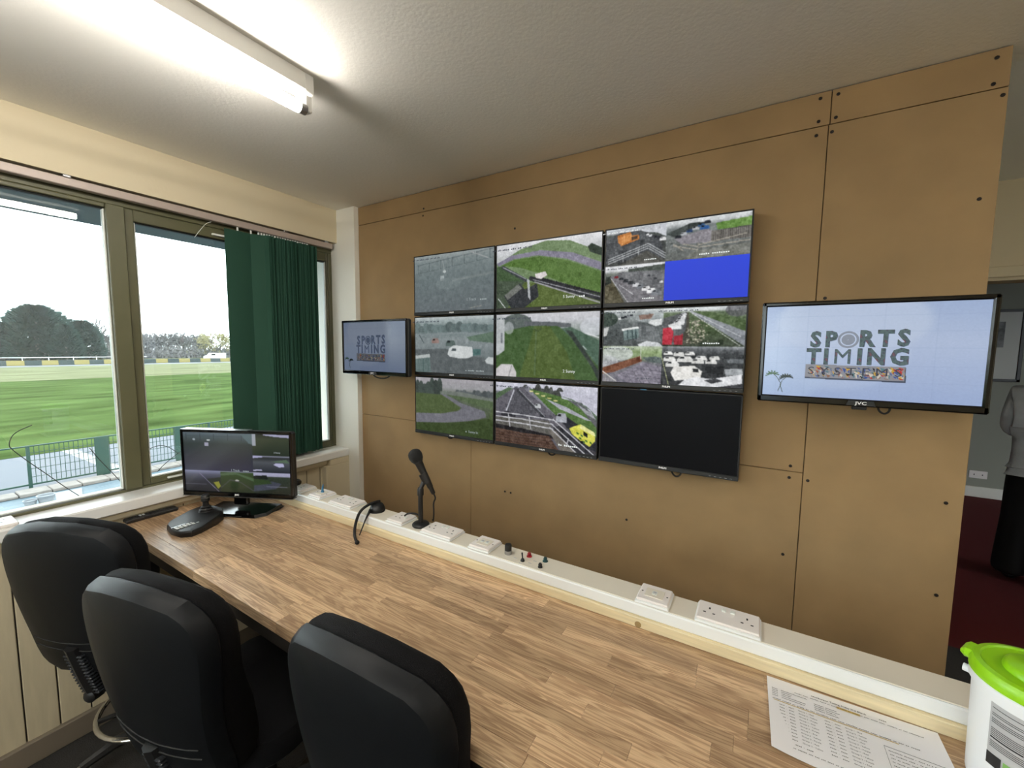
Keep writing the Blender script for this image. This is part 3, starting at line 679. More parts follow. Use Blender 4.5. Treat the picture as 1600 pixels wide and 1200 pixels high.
def s_quad_wet():
    c = Canvas()
    c.sub(0, 0, .46, .5).grad([(0, (208, 214, 214)), (.15, (150, 160, 160)), (.4, (92, 100, 100)), (1, (70, 76, 76))])
    c.ell((.05, .25), (.2, .2), (58, 74, 64)); cars_row(c, [(.28+.05*i, .26-.02*i) for i in range(5)], 4, .06, .06, PAL); c.ell((.85, .25), (.3, .12), (186, 196, 198), .5); c.poly([(.6, .16), (.85, .13), (.8, .26), (.62, .28)], (140, 110, 96))
    c.poly([(.76, .38), (.80, .30), (.97, .27), (.98, .42), (.88, .46)], (222, 226, 226)); c.poly([(.5, .35), (.9, .5), (1, .9), (.55, .85)], (108, 114, 116)); c.poly([(.34, .54), (.60, .48), (.62, .76), (.37, .84)], (110, 132, 130)); c.poly([(.32, .52), (.60, .46), (.61, .51), (.33, .58)], (226, 230, 228))
    for x in (.42, .50, .56): c.line([(x, .56), (x+.01, .78)], .02, (60, 80, 82))
    c.poly([(0, .5), (.10, .46), (.06, .70), (0, .74)], (196, 198, 196)); c.poly([(.6, .94), (.75, .85), (.95, .90), (1, 1), (.62, 1)], (206, 210, 214))
    c.sub(.46, 0, 1, .5).grad([(0, (222, 228, 230)), (.08, (214, 220, 222)), (.14, (98, 118, 84)), (.5, (78, 100, 58)), (1, (56, 66, 50))])
    c.poly([(.32, .10), (.40, .10), (1, .62), (1, .98)], (138, 144, 152)); c.poly([(.36, .10), (.55, .12), (1, .35), (1, .62)], (84, 108, 62)); c.ell((.90, .10), (.14, .16), (98, 98, 104), .8); c.line([(.36, .12), (.95, .75)], .006, (210, 214, 218)); c.line([(.34, .12), (.94, .96)], .006, (220, 222, 220))
    c.poly([(.22, .18), (.32, .12), (.36, .95), (.24, .95)], (74, 72, 58)); c.poly([(0, .26), (.30, .10), (.30, .5), (.22, .95), (0, .95)], (88, 92, 94)); cars_row(c, [(.26-.012*i, .20+.05*i) for i in range(6)], 8, .07, .13, [(224, 226, 228), (210, 214, 216)]); c.poly([(.06, .44), (.22, .34), (.24, .54), (.10, .56)], (232, 234, 234))
    r_ = np.random.default_rng(5)
    for i in range(160):
        t = r_.uniform(0, 1); c.ell((.42+.10*r_.normal()*(.4+.5*t), .34+.58*t), (.010, .016), tuple(np.array((196, 190, 164))*r_.uniform(.45, 1.1)))
    c.poly([(0, .52), (.10, .50), (.14, .62), (.12, .95), (0, .95)], (206, 36, 56)); c.poly([(.14, .72), (.26, .66), (.26, .95), (.15, .95)], (176, 30, 46)); c.poly([(.14, .62), (.24, .60), (.24, .70), (.15, .72)], (92, 96, 98))
    c.sub(0, .5, .46, 1).grad([(0, (176, 190, 160)), (.15, (150, 176, 116)), (.32, (136, 158, 112)), (.42, (120, 120, 126)), (1, (112, 110, 124))])
    c.ell((.25, .20), (.28, .2), (200, 206, 206), .8); c.ell((.08, .45), (.2, .2), (190, 194, 198), .7); c.poly([(0, .60), (.66, .25), (.68, .40), (.20, .72), (0, .78)], (128, 74, 48)); c.poly([(.68, .30), (.9, .26), (1, .3), (1, .45), (.8, .42)], (96, 110, 108)); c.poly([(.25, .80), (.70, .42), (1, .55), (1, 1), (.45, 1)], (136, 130, 146))
    for i in range(5): c.line([(.40+.13*i, .72-.06*i), (.55+.14*i, 1)], .008, (98, 96, 108))
    for i in range(4): c.line([(.35+.03*i, .82-.08*i), (1, .95-.10*i)], .006, (104, 100, 112))
    c.line([(.655, .02), (.655, .34)], .012, (230, 232, 228)); c.line([(0, .70), (.26, .98)], .014, (222, 222, 216))
    for i in range(9): c.line([(.02+.026*i, .74+.028*i), (.02+.026*i, 1)], .006, (170, 168, 160))
    c.sub(.46, .5, 1, 1).grad([(0, (150, 156, 160)), (.08, (90, 94, 98)), (.2, (64, 68, 70)), (1, (52, 54, 56))])
    for (x, y, w) in ((.08, .22, .12), (.22, .24, .14), (.36, .22, .12), (.10, .38, .16), (.30, .40, .2), (.50, .34, .14), (.66, .32, .12), (.46, .42, .16), (.62, .42, .14), (.14, .52, .18)): c.car(x, y, w, (226, 226, 222), w*.75)
    c.poly([(.12, .68), (.16, .52), (.42, .48), (.52, .62), (.50, .80), (.18, .88)], (232, 230, 224)); c.poly([(.40, .55), (.47, .55), (.48, .64), (.41, .64)], (40, 42, 44)); c.poly([(.55, .48), (.78, .48), (.78, .68), (.56, .66)], (40, 42, 44)); c.poly([(.78, .54), (.98, .52), (1, .68), (.80, .70)], (164, 170, 174)); c.poly([(.8, .3), (1, .28), (1, .4), (.82, .4)], (104, 110, 114))
    c.poly([(.22, 1), (.30, .86), (.44, .76), (.62, .80), (.98, .66), (1, .92), (.70, 1)], (226, 228, 232)); c.poly([(.55, .84), (.68, .78), (.78, .84), (.64, .92)], (62, 64, 68)); c.line([(0, .30), (.10, 1)], .01, (170, 176, 120)); c.poly([(.70, 1), (1, .88), (1, 1)], (70, 72, 76))
    return c.tex(18, 9, 9).blur(1)
def s_sunny_in():
    c = Canvas(); c.grad([(0, (168, 164, 170)), (.16, (156, 156, 160)), (.3, (96, 108, 88)), (1, (60, 76, 40))])
    c.trees(-.05, .36, .30, .02, (66, 78, 72), 3, 8); c.trees(.55, 1.05, .28, .17, (86, 94, 96), 6, 12); c.poly([(.34, .24), (.6, .22), (1, .30), (1, .34), (.34, .30)], (112, 120, 112))
    c.poly([(0, .30), (.38, .30), (.62, .52), (.45, .64), (0, .70)], (80, 98, 54)); c.poly([(.36, .28), (1, .34), (1, .48), (.8, .44)], (86, 106, 70))
    c.poly([(.34, .28), (.42, .29), (.62, .42), (.90, .52), (.92, .62), (.72, .72), (.4, .80), (0, .86), (0, .68), (.36, .64), (.58, .56), (.62, .50)], (112, 112, 122)); c.poly([(.98, .46), (1, .46), (1, .7), (.95, .64)], (80, 98, 56))
    c.poly([(0, .86), (.5, .79), (.95, .64), (1, .68), (1, 1), (0, 1)], (58, 76, 36)); return c.tex(10, 4, 12).blur(2)
def s_complex():
    c = Canvas(); c.grad([(0, (206, 206, 222)), (.14, (190, 192, 208)), (.16, (104, 108, 112)), (1, (70, 66, 72))])
    c.trees(.30, .68, .26, .02, (72, 76, 72), 5, 9); c.poly([(0, .20), (.14, .08), (.22, .10), (0, .34)], (82, 108, 74)); c.poly([(0, .30), (.20, .08), (.32, .06), (.66, .52), (.9, 1), (0, 1)], (96, 94, 104))
    c.poly([(.12, .44), (.22, .12), (.44, .46), (.40, .56), (.12, .52)], (84, 84, 92)); c.line([(.20, .12), (.12, .46)], .012, (188, 190, 202)); c.line([(.24, .12), (.50, .50)], .028, (58, 60, 66)); c.line([(.26, .12), (.52, .50)], .008, (148, 150, 158)); c.line([(.34, .08), (.66, .46)], .05, (128, 128, 140))
    c.poly([(.36, .08), (.70, .18), (.86, .34), (1, .60), (1, .80), (.78, .66), (.58, .40)], (86, 122, 58)); c.poly([(.52, .22), (.72, .32), (.96, .50), (.92, .50), (.66, .36)], (172, 174, 186)); c.poly([(.82, .26), (.90, .34), (.98, .40), (1, .48), (.9, .40)], (160, 164, 170))
    c.poly([(.66, .10), (1, .10), (1, .46), (.86, .24), (.68, .20)], (196, 196, 214)); c.poly([(.66, .16), (.78, .20), (.94, .34), (1, .50), (1, .42), (.9, .28)], (92, 116, 92))
    for i in range(5): c.ell((.38+.06*i, .12+.030*i), (.022, .012), (214, 206, 128))
    c.poly([(.62, .46), (.70, .44), (1, .74), (1, .95), (.9, .9)], (44, 46, 54)); c.car(.68, .56, .10, (168, 172, 182), .14); c.car(.45, .38, .06, (196, 200, 204), .07); c.ell((.14, .54), (.08, .06), (50, 50, 56))
    c.poly([(0, .56), (.56, .56), (.6, .70), (.62, .80), (.4, .74), (0, .74)], (100, 98, 92)); c.poly([(0, .70), (.3, .73), (.58, .78), (.62, .84), (.3, .80), (0, .77)], (34, 32, 34)); c.poly([(0, .77), (.3, .80), (.56, .80), (.66, 1), (0, 1)], (92, 66, 52))
    for i in range(4): c.line([(0, .82+.045*i), (.3, .84+.045*i), (.6, .83+.045*i)], .006, (66, 46, 40))
    c.poly([(.56, .72), (.64, .68), (.86, 1), (.68, 1)], (112, 106, 98)); c.poly([(.60, .66), (.66, .62), (1, 1), (.82, 1)], (50, 50, 56))
    for dy in (0, .07, .14): c.line([(0, .50+dy), (.30, .51+dy), (.60, .54+dy)], .010, (196, 196, 202))
    for (a, b) in (((.60, .53), (.98, 1)), ((.58, .60), (.90, 1)), ((.57, .66), (.82, 1))): c.line([a, b], .010, (196, 196, 202))
    for x in (.14, .36): c.line([(x, .51), (x+.02, .72)], .010, (186, 186, 192))
    c.line([(.75, .80), (.73, .92)], .01, (186, 186, 192))
    c.poly([(.755, .64), (.80, .60), (.86, .56), (.98, .66), (.99, .78), (.94, .88), (.87, .82), (.78, .72)], (226, 224, 66)); c.poly([(.86, .56), (.98, .66), (.99, .72), (.85, .62)], (240, 238, 150)); c.poly([(.885, .66), (.92, .69), (.92, .75), (.885, .72)], (30, 34, 30))
    for (x, y) in ((.82, .68), (.86, .71), (.90, .78), (.94, .80), (.845, .75), (.88, .80)): c.poly([(x, y), (x+.02, y+.015), (x+.02, y+.04), (x, y+.025)], (60, 120, 46))
    c.ell((.87, .83), (.014, .022), (26, 26, 30)); return c.tex(16, 7, 14).blur(1)
def s_off():
    return Canvas(24, 14, (5, 6, 7))
def s_logo(dim):
    c = Canvas(320, 180); c.grad([(0, (170, 190, 226)), (.4, (188, 204, 234)), (1, (166, 186, 226))])
    c.ell((.42, .18), (.36, .34), (206, 220, 242), .6); c.ell((.36, .5), (.34, .4), (196, 212, 240), .5); c.ell((.12, .75), (.2, .3), (186, 208, 240), .5); c.blur(70)
    for v in (.12, .28, .45, .63, .80): c.line([(.0, v), (1, v+.005)], .003, (160, 180, 216), .35)
    for u in (.07, .22, .58, .80): c.line([(u, 0), (u, 1)], .003, (156, 176, 212), .35)
    c.noise(1.5, 2, 3); c.blur(1)
    # shadow side of the raised sign that the slide shows, and its picture strip
    c.poly([(.222, .65), (.688, .65), (.690, .805), (.222, .795)], (70, 80, 100)); r_ = np.random.default_rng(2)
    c.poly([(.222, .64), (.684, .645), (.684, .79), (.222, .78)], (150, 152, 160))
    for i in range(150):
        x = .225+.455*r_.random(); y = .648+.12*r_.random(); colr = [(190, 60, 60), (210, 170, 70), (60, 90, 160), (40, 44, 56), (214, 210, 200), (90, 130, 140), (150, 110, 90)][r_.integers(7)]
        c.poly([(x, y), (min(.683, x+.025*r_.random()+.006), y+.012), (min(.683, x+.012), min(.78, y+.05*r_.random()+.012))], colr)
    # leafy sprigs
    for pts in ([(.085, .95), (.10, .87), (.075, .79), (.055, .755)], [(.11, .96), (.095, .88), (.105, .83), (.125, .79)]): c.line(pts, .004, (70, 84, 70))
    for (x, y, n, cl) in ((.05, .755, 7, (60, 100, 60)), (.125, .785, 9, (30, 44, 40))):
        for i in range(n):
            a = PI*(.05+1.15*i/n); dx, dy = math.cos(a)*.035, -math.sin(a)*.05
            c.line([(x, y), (x+dx*.6, y+dy*.5+.008), (x+dx, y+dy+.02)], .007, cl)
    c.a *= dim; return c
def s_multiview():
    c = Canvas(); c.grad([(0, (96, 108, 118)), (.10, (60, 68, 74)), (1, (44, 46, 58))])
    c.sub(0, 0, .655, .645).grad([(0, (88, 100, 108)), (.16, (66, 76, 78)), (.3, (46, 54, 52)), (.7, (44, 46, 56)), (1, (48, 48, 66))])
    for i in range(5): c.line([(.05+.2*i, .04), (.05+.2*i, .2)], .006, (40, 48, 54)); c.line([(.05+.2*i, .1), (.25+.2*i, .1)], .004, (60, 70, 74))
    c.ell((.16, .19), (.02, .025), (150, 160, 166)); c.ell((.37, .20), (.025, .02), (186, 192, 190)); c.poly([(.31, .26), (.37, .26), (.37, .36), (.31, .36)], (150, 148, 168)); c.poly([(.84, .04), (1, .02), (1, .28), (.95, .26)], (84, 100, 104))
    c.sub(.655, 0, 1, .36).grad([(0, (30, 34, 30)), (.25, (52, 60, 44)), (1, (38, 46, 36))]); c.poly([(.3, 0), (1, .02), (1, .16), (.6, .12), (.3, .06)], (150, 150, 176)); c.poly([(0, 0), (.09, 0), (.09, .55), (0, .55)], (150, 154, 164))
    c.sub(.655, .36, 1, .645).grad([(0, (160, 160, 186)), (.12, (40, 44, 44)), (.4, (74, 78, 84)), (1, (36, 40, 46))]); c.poly([(0, -.4), (.22, -.36), (.26, .1), (0, .16)], (158, 158, 190)); c.poly([(.55, .52), (.62, .42), (.82, .44), (.84, .62), (.7, .66)], (170, 170, 200)); c.poly([(0, .84), (.22, .80), (.24, .88), (0, .92)], (160, 160, 186)); c.poly([(.45, .35), (.9, .2), (1, .4)], (80, 100, 80))
    c.sub(0, .645, .34, 1).grad([(0, (124, 128, 156)), (.2, (74, 76, 92)), (.5, (40, 42, 52)), (1, (26, 28, 34))]); c.poly([(.6, .4), (1, .3), (1, 1), (.95, 1)], (34, 40, 36)); c.poly([(.80, .55), (.95, .50), (1, .72), (.92, .86)], (128, 130, 48)); c.line([(.4, .1), (.95, 1)], .02, (110, 104, 130)); c.line([(0, .66), (.6, .66)], .012, (100, 98, 112))
    c.sub(.34, .645, .655, 1).grad([(0, (140, 140, 164)), (.06, (46, 66, 36)), (1, (40, 46, 30))]); c.poly([(0, .12), (.4, .02), (1, .30), (1, .44), (.5, .14), (0, .22)], (72, 92, 66)); c.line([(0, .8), (.3, .4), (.6, .5), (1, .9)], .03, (66, 66, 66)); c.ell((.5, .42), (.06, .04), (160, 160, 158))
    c.sub(.655, .645, 1, 1).grad([(0, (160, 160, 186)), (.16, (150, 150, 172)), (.20, (46, 54, 44)), (1, (30, 36, 28))]); c.poly([(0, .16), (.35, .12), (.4, .3), (0, .34)], (24, 30, 26)); c.poly([(0, .55), (.5, .40), (.75, .5), (.6, .75), (0, .9)], (60, 64, 76)); c.poly([(0, .3), (.4, .36), (.5, .5), (0, .62)], (44, 62, 34))
    c.line([(.34, .645), (.9, .66)], .004, (120, 120, 140)); return c.noise(5, 1, 20).blur(1)

def screen_mesh(name, cv, w, h, m):
    """grid in the local XZ plane facing -Y; one colour per grid corner"""
    H, W = cv.h, cv.w
    xs = np.linspace(-w/2, w/2, W); zs = np.linspace(h/2, -h/2, H); X, Z = np.meshgrid(xs, zs)
    co = np.stack([X, np.zeros_like(X), Z], -1).reshape(-1, 3)
    i = np.arange(H*W).reshape(H, W); q = np.stack([i[:-1, :-1], i[1:, :-1], i[1:, 1:], i[:-1, 1:]], -1).reshape(-1, 4)
    me = bpy.data.meshes.new(name); me.vertices.add(len(co)); me.vertices.foreach_set('co', co.ravel().astype(np.float32))
    me.loops.add(q.size); me.loops.foreach_set('vertex_index', q.ravel().astype(np.int32)); me.polygons.add(len(q))
    me.polygons.foreach_set('loop_start', np.arange(0, q.size, 4, dtype=np.int32))
    me.update(calc_edges=True)
    a = me.color_attributes.new('Col', 'FLOAT_COLOR', 'POINT'); c = np.clip(cv.a, 0, 255)/255.0
    c = np.where(c <= .04045, c/12.92, ((c+.055)/1.055)**2.4).reshape(-1, 3)
    a.data.foreach_set('color', np.concatenate([c, np.ones((len(c), 1))], 1).ravel().astype(np.float32))
    me.materials.append(m); return me
UP = (PI/2, 0, 0)
def monitor(x, z, cv, label, captions=(), loop=None):
    """24 inch wall monitor; x, z = centre; front at Y=-0.06"""
    w, h = .540, .325; t = thing('wall_monitor', label, 'monitor', (x, -0.06, z), group='nine monitors in a grid on the fibreboard wall')
    b0 = .0055; bb = .0185
    MB().rbox((-w/2, .004, -h/2), (w/2, .040, h/2), .004).build('back_housing', M_black, t, world=False)
    mb = MB(); mb.rbox((-w/2, -.002, h/2-b0), (w/2, .006, h/2), .0015); mb.rbox((-w/2, -.002, -h/2), (-w/2+b0, .006, h/2), .0015); mb.rbox((w/2-b0, -.002, -h/2), (w/2, .006, h/2), .0015)
    mb.build('bezel', M_black, t, world=False)
    MB().rbox((-w/2, -.004, -h/2), (w/2, .006, -h/2+bb), .002).build('bottom_bezel', M_bezel, t, world=False)
    zc = (-h/2+bb+h/2-b0)/2; sw, sh = w-2*b0, h-b0-bb
    s_ = bpy.data.objects.new('screen', screen_mesh('screen', cv, sw, sh, M_screen)); col.objects.link(s_); s_.parent = t; s_.location = (0, .0005, zc)
    text('logo', 'PHILIPS', .0095, M_logo, t, (0, -.0043, -h/2+.0095), UP, bold=.0004)
    for k in range(5): MB().box((.17+.018*k, -.0043, -h/2+.006), (.178+.018*k, -.004, -h/2+.007)).build('button_mark', M_label, t, world=False)
    MB().rbox((-.05, .040, -.05), (.05, .059, .05), .004).build('wall_bracket', M_black, t, world=False)
    for (s, u, v, size, mm) in captions:
        text('caption', s, size, mm, s_, ((u-.5)*sw, -.0006, (.5-v)*sh), UP)
    if loop is not None:
        xx, dz = loop; MB().tube([(xx-.02, .03, -h/2+.01), (xx-.018, .022, -h/2-dz*.5), (xx, .018, -h/2-dz), (xx+.018, .022, -h/2-dz*.5), (xx+.016, .03, -h/2+.01)], .0035, 8, 2).build('hanging_cable', M_rubber, t, True, world=False)
    return t
XC = (-1.402, -0.856, -0.308); ZR = (1.972, 1.6405, 1.309)
ST = '##-##-#### ### ##:##:##'
monitor(XC[0], ZR[0], s_track_loop(), 'top left wall monitor showing a misty grey fence view', [('1 Track ####', .80, .82, .020, M_cap_d), (ST, .16, .05, .016, M_stamp)])
monitor(XC[1], ZR[0], s_sunny_out(), 'top middle wall monitor showing green bank and tyre barrier', [('5 Sunny ###', .77, .87, .018, M_cap), (ST, .16, .07, .018, M_stamp)])
monitor(XC[2], ZR[0], s_quad_paddock(), 'top right wall monitor split in four with one plain blue quarter', [('#######', .345, .44, .013, M_cap), ('##### ########', .78, .44, .014, M_cap), ('#######', .34, .95, .013, M_cap), (ST, .11, .53, .012, M_stamp), (ST, .11, .04, .012, M_cap)])
monitor(XC[0], ZR[1], s_grand_centre(), 'middle left wall monitor showing a white van in mist', [('# ##### ######', .78, .93, .016, M_cap_d), (ST, .15, .07, .016, M_stamp)])
monitor(XC[1], ZR[1], s_sunny(), 'central wall monitor showing a wide empty grass strip', [('2 Sunny', .74, .88, .019, M_cap), (ST, .16, .06, .018, M_stamp)])
monitor(XC[2], ZR[1], s_quad_wet(), 'middle right wall monitor split in four camera views with a red tent', [('########', .79, .45, .014, M_cap), ('# #######', .34, .93, .013, M_stamp), (ST, .11, .03, .012, M_stamp), (ST, .56, .03, .012, M_stamp), (ST, .11, .53, .012, M_stamp)])
monitor(XC[0], ZR[2], s_sunny_in(), 'bottom left wall monitor showing a bend in grey track', [('# Sunny In', .76, .91, .018, M_cap_d)], (-.03, .012))
monitor(XC[1], ZR[2], s_complex(), 'bottom middle wall monitor showing pit lane and a yellow ambulance', [('## #######', .745, .91, .018, M_cap), (ST, .14, .06, .018, M_stamp)], (.04, .018))
mn = monitor(XC[2], ZR[2], s_off(), 'bottom right wall monitor switched off with a black screen', (), (.05, .026))
MB().rbox((-.10, -.006, .160), (-.075, -.0005, .164), .0008).build('blue_tab', M_blue_p, mn, world=False)

def letter_mat():
    m = bpy.data.materials.new('sign_letter_light'); m.use_nodes = True; nt = m.node_tree; b = nt.nodes['Principled BSDF']
    b.inputs['Base Color'].default_value = (.004, .004, .004, 1)
    tc = nt.nodes.new('ShaderNodeTexCoord'); n = nt.nodes.new('ShaderNodeTexNoise'); n.inputs['Scale'].default_value = 55; n.inputs['Detail'].default_value = 2
    nt.links.new(tc.outputs['Object'], n.inputs['Vector']); r = nt.nodes.new('ShaderNodeValToRGB'); e = r.color_ramp.elements
    e[0].position = .3; e[0].color = (*lin((36, 44, 58)), 1); e[1].position = .52; e[1].color = (*lin((82, 104, 104)), 1)
    for p_, c_ in ((.60, (56, 66, 84)), (.70, (132, 74, 74)), (.78, (160, 168, 178))): q = e.new(p_); q.color = (*lin(c_), 1)
    nt.links.new(n.outputs['Fac'], r.inputs['Fac']); nt.links.new(r.outputs['Color'], b.inputs['Emission Color']); b.inputs['Emission Strength'].default_value = 0.84
    return m
M_letter = letter_mat(); M_letter_s = emit_mat('sign_letter_shadow_light', (96, 108, 134)); M_letter_d = emit_mat('dim_sign_letter_light', (56, 66, 86)); M_strip = emit_mat('strip_letter_light', (56, 60, 74))
M_ring = emit_mat('sign_ring_light', (128, 136, 150))
def television(name, label, loc, rz, w, h, cv, logo, bz, bbz, m_screen, group=None, sub=None):
    t = thing(name, label, 'television', loc, rz, group=group)
    MB().rbox((-w/2, .004, -h/2), (w/2, .038, h/2), .008).build('back_housing', M_black, t, world=False)
    for (a, b, c, d, nm) in ((-w/2, w/2, h/2-bz, h/2, 'bezel'), (-w/2, -w/2+bz, -h/2, h/2, 'bezel'), (w/2-bz, w/2, -h/2, h/2, 'bezel'), (-w/2, w/2, -h/2, -h/2+bbz, 'bottom_bezel')):
        MB().rbox((a, -.006, c), (b, .006, d), .004).build(nm, M_gloss, t, world=False)
    sw, sh = w-2*bz, h-bz-bbz; zc = (bbz-bz)/2
    s_ = bpy.data.objects.new('screen', screen_mesh('screen', cv, sw, sh, m_screen)); col.objects.link(s_); s_.parent = t; s_.location = (0, .0005, zc)
    if logo:
        mb = MB(); mb.rings([[(-.03, -.0062, -h/2+bbz*.85), (.03, -.0062, -h/2+bbz*.85), (.036, -.0062, -h/2+.003), (-.036, -.0062, -h/2+.003)], [(-.03, -.009, -h/2+bbz*.75), (.03, -.009, -h/2+bbz*.75), (.033, -.009, -h/2+.004), (-.033, -.009, -h/2+.004)]])
        mb.build('logo_plate', M_bezel, t, world=False)
        text('logo', 'JVC', .0135, M_logo, t, (0, -.0093, -h/2+bbz*.48), UP, bold=.0002, sx=1.3)
    return t, s_, sw, sh
def slide(s_, sw, sh, front, k):
    def L(tx, u, v, size, m, sx=1.0, bold=.001):
        text('slide_lettering', tx, size, m, s_, ((u-.5)*sw, -.0006, (.5-v)*sh), UP, bold=bold, sx=sx)
    for dx, m, e in ((.0028, M_letter_s, .0), (0, front, -.0004)):
        for (tx, u, v) in (('S', .262, .375), ('P', .337, .373), ('R', .503, .367), ('T', .588, .365), ('S', .666, .36)):
            text('slide_lettering', tx, .066, m, s_, ((u+dx-.5)*sw, -.0006+e, (.5-v-dx)*sh), UP, bold=.0030, sx=.86)
        for (tx, u, v) in (('T', .257, .56), ('I', .319, .56), ('M', .398, .558), ('I', .478, .557), ('N', .553, .555), ('G', .655, .552)):
            text('slide_lettering', tx, .066, m, s_, ((u+dx-.5)*sw, -.0006+e, (.5-v-dx)*sh), UP, bold=.0030 if tx != 'M' else 0.0, sx=.86 if tx != 'M' else .92)
    mb = MB()
    for (r0, r1, y) in ((.026, .020, -.001), (.0165, .001, -.0010)):
        vs = []; n = 32
        for r in (r0, r1):
            for i in range(n): a = 2*PI*i/n; vs.append(((.420-.5)*sw+r*math.cos(a), y, (.5-.37)*sh+r*math.sin(a)))
        mb.add(vs, [(i, n+i, n+(i+1) % n, (i+1) % n) for i in range(n)])
    mb.build('slide_emblem', front if k < 1 else M_ring, s_, world=False)
    text('slide_lettering', 'S Y S T E M S', .034, M_strip, s_, ((.453-.5)*sw, -.0008, (.5-.712)*sh), UP, bold=0.0, sx=1.22)
# right hand television, on a bracket in front of the boards
t, s_, sw, sh = television('wall_television', 'black wall television on the right showing a pale blue sign slide', (0.279, -0.15, 1.630), math.radians(0.0), .547, .328, s_logo(.90), True, .0145, .022, M_screen_gl, 'wall televisions beside the monitor grid')
slide(s_, sw, sh, M_letter, 1)
MB().rbox((-.06, .038, -.06), (.06, .149, .06), .004).build('wall_bracket', M_black, t, world=False)
MB().rbox((-.02, -.004, -.174), (.016, .012, -.163), .002).build('sensor_bar', M_black, t, world=False)
MB().tube([(.045, .02, -.16), (.048, .015, -.176), (.060, .012, -.184), (.072, .015, -.176), (.074, .02, -.16)], .003, 8, 2).build('hanging_cable', M_rubber, t, True, world=False)
t, s_, sw, sh = television('wall_television', 'black wall television on the left by the window showing a grey blue sign slide', (-1.906, -0.155, 1.630), math.radians(-1.0), .553, .318, s_logo(.56), True, .013, .022, M_screen_gl, 'wall televisions beside the monitor grid')
slide(s_, sw, sh, M_letter_d, .6)
MB().rbox((-.06, .038, -.06), (.06, .150, .06), .004).build('wall_bracket', M_black, t, world=False)
MB().tube([(-.03, .02, -.155), (0, .012, -.170), (.05, .012, -.178), (.10, .014, -.172), (.12, .02, -.155)], .004, 8, 2).build('hanging_cable', M_rubber, t, True, world=False)
# desk television
pl, pr_ = Vector((-2.282, -0.958, 0)), Vector((-1.792, -0.722, 0)); dv = pr_-pl; rz = math.atan2(dv.y, dv.x); cc = (pl+pr_)/2
t, s_, sw, sh = television('desk_television', 'small black television on desk corner showing several dim camera views', (cc.x, cc.y, 1.089), rz, dv.length, .310, s_multiview(), False, .012, .020, M_screen_gl)
text('logo', 'JVC', .010, M_logo, t, (0, -.0066, -.155+.010), UP, bold=.0005, sx=1.3)
text('caption', '1 Track ####', .014, M_cap_d, s_, (.015, -.0006, -.035), UP); text('caption', '2 Sunny', .010, M_cap_d, s_, (.20, -.0006, .055), UP)
MB().rbox((-.29+.02, -.005, .1555), (.06, .034, .1575), .001).build('top_edge', M_metal, t, world=False)
MB().rbox((-.272, -.007, -.1575), (.272, .03, -.155), .001).build('chin_strip', M_metal, t, world=False)
MB().rbox((-.035, .012, -.20), (.035, .034, -.15), .005).build('stand_neck', M_gloss, t, world=False)
mb = MB().prism([(-.16, -.055), (.12, -.055), (.155, -.02), (.155, .095), (-.16, .095)], -.231, -.217, .05); mb.build('stand_foot', M_gloss, t, world=False)
MB().tube([od(348, 802, 1.82), oz(365, 795, DZ+.004), oz(392, 791, DZ+.02), oz(420, 789, DZ+.015)], .0022, 6, 2)

# ------------------------------------------------------------------ things on the desk
t = thing('joystick_controller', 'black camera controller with keypad and joystick on desk', 'controller', (-2.05, -1.0, DZ))
OUT = [(-2.118, -1.075), (-2.085, -1.095), (-2.02, -1.105), (-1.955, -1.096), (-1.927, -1.068), (-1.935, -1.03), (-1.972, -.955), (-2.01, -.915), (-2.06, -.895), (-2.13, -.905), (-2.165, -.94), (-2.15, -.99)]
cx_ = sum(p[0] for p in OUT)/len(OUT); cy_ = sum(p[1] for p in OUT)/len(OUT)
def rg(k, z): return [(cx_+(p[0]-cx_)*k, cy_+(p[1]-cy_)*k, z+(.012 if p[1] > -1.0 else 0)*(z > DZ+.01)) for p in OUT]
MB().rings([rg(.97, DZ), rg(1.0, DZ+.004), rg(1.0, DZ+.020), rg(.96, DZ+.026), rg(.6, DZ+.0275)]).build('controller_body', M_black, t, True)
ka, kb = oz(272, 826, DZ+.028), oz(309, 814, DZ+.028); ax = (kb-ka).normalized(); ay = Vector((-ax.y, ax.x, 0))
Mk = Matrix.Translation(ka) @ Matrix(((ax.x, ay.x, 0, 0), (ax.y, ay.y, 0, 0), (0, 0, 1, 0), (0, 0, 0, 1)))
LK = (kb-ka).length
MB().rbox((-.004, .008, 0), (LK+.004, .016, .0015), .0005).xf(Mk).build('display_strip', M_gloss, t)
for r_i in range(3):
    for k in range(6): MB().rbox((LK*k/6, -.022+r_i*.0095, 0), (LK*k/6+LK/6-.004, -.0155+r_i*.0095, .003), .0008).xf(Mk).build('key', M_key, t)
p = oz(322, 799, DZ+.036)
MB().lathe([(.030, -.006), (.030, .004), (.022, .010), (.026, .014), (.017, .021), (.020, .025), (.012, .031), (.011, .048), (.016, .052), (.0165, .074), (.013, .079), (.004, .081)], (p.x, p.y, DZ+.034), 20).build('joystick', M_black, t, True)
MB().lathe([(.0167, .0655), (.0167, .0670)], (p.x, p.y, DZ+.034), 20).build('grip_ring', M_metal, t, True)
MB().tube([(-2.01, -.91, DZ+.012), (-1.96, -.86, DZ+.004), (-1.92, -.80, DZ+.004), (-1.90, -.74, DZ+.003), (-1.93, -.69, DZ+.004)], .0022, 6, 2).build('lead', M_rubber, t, True)

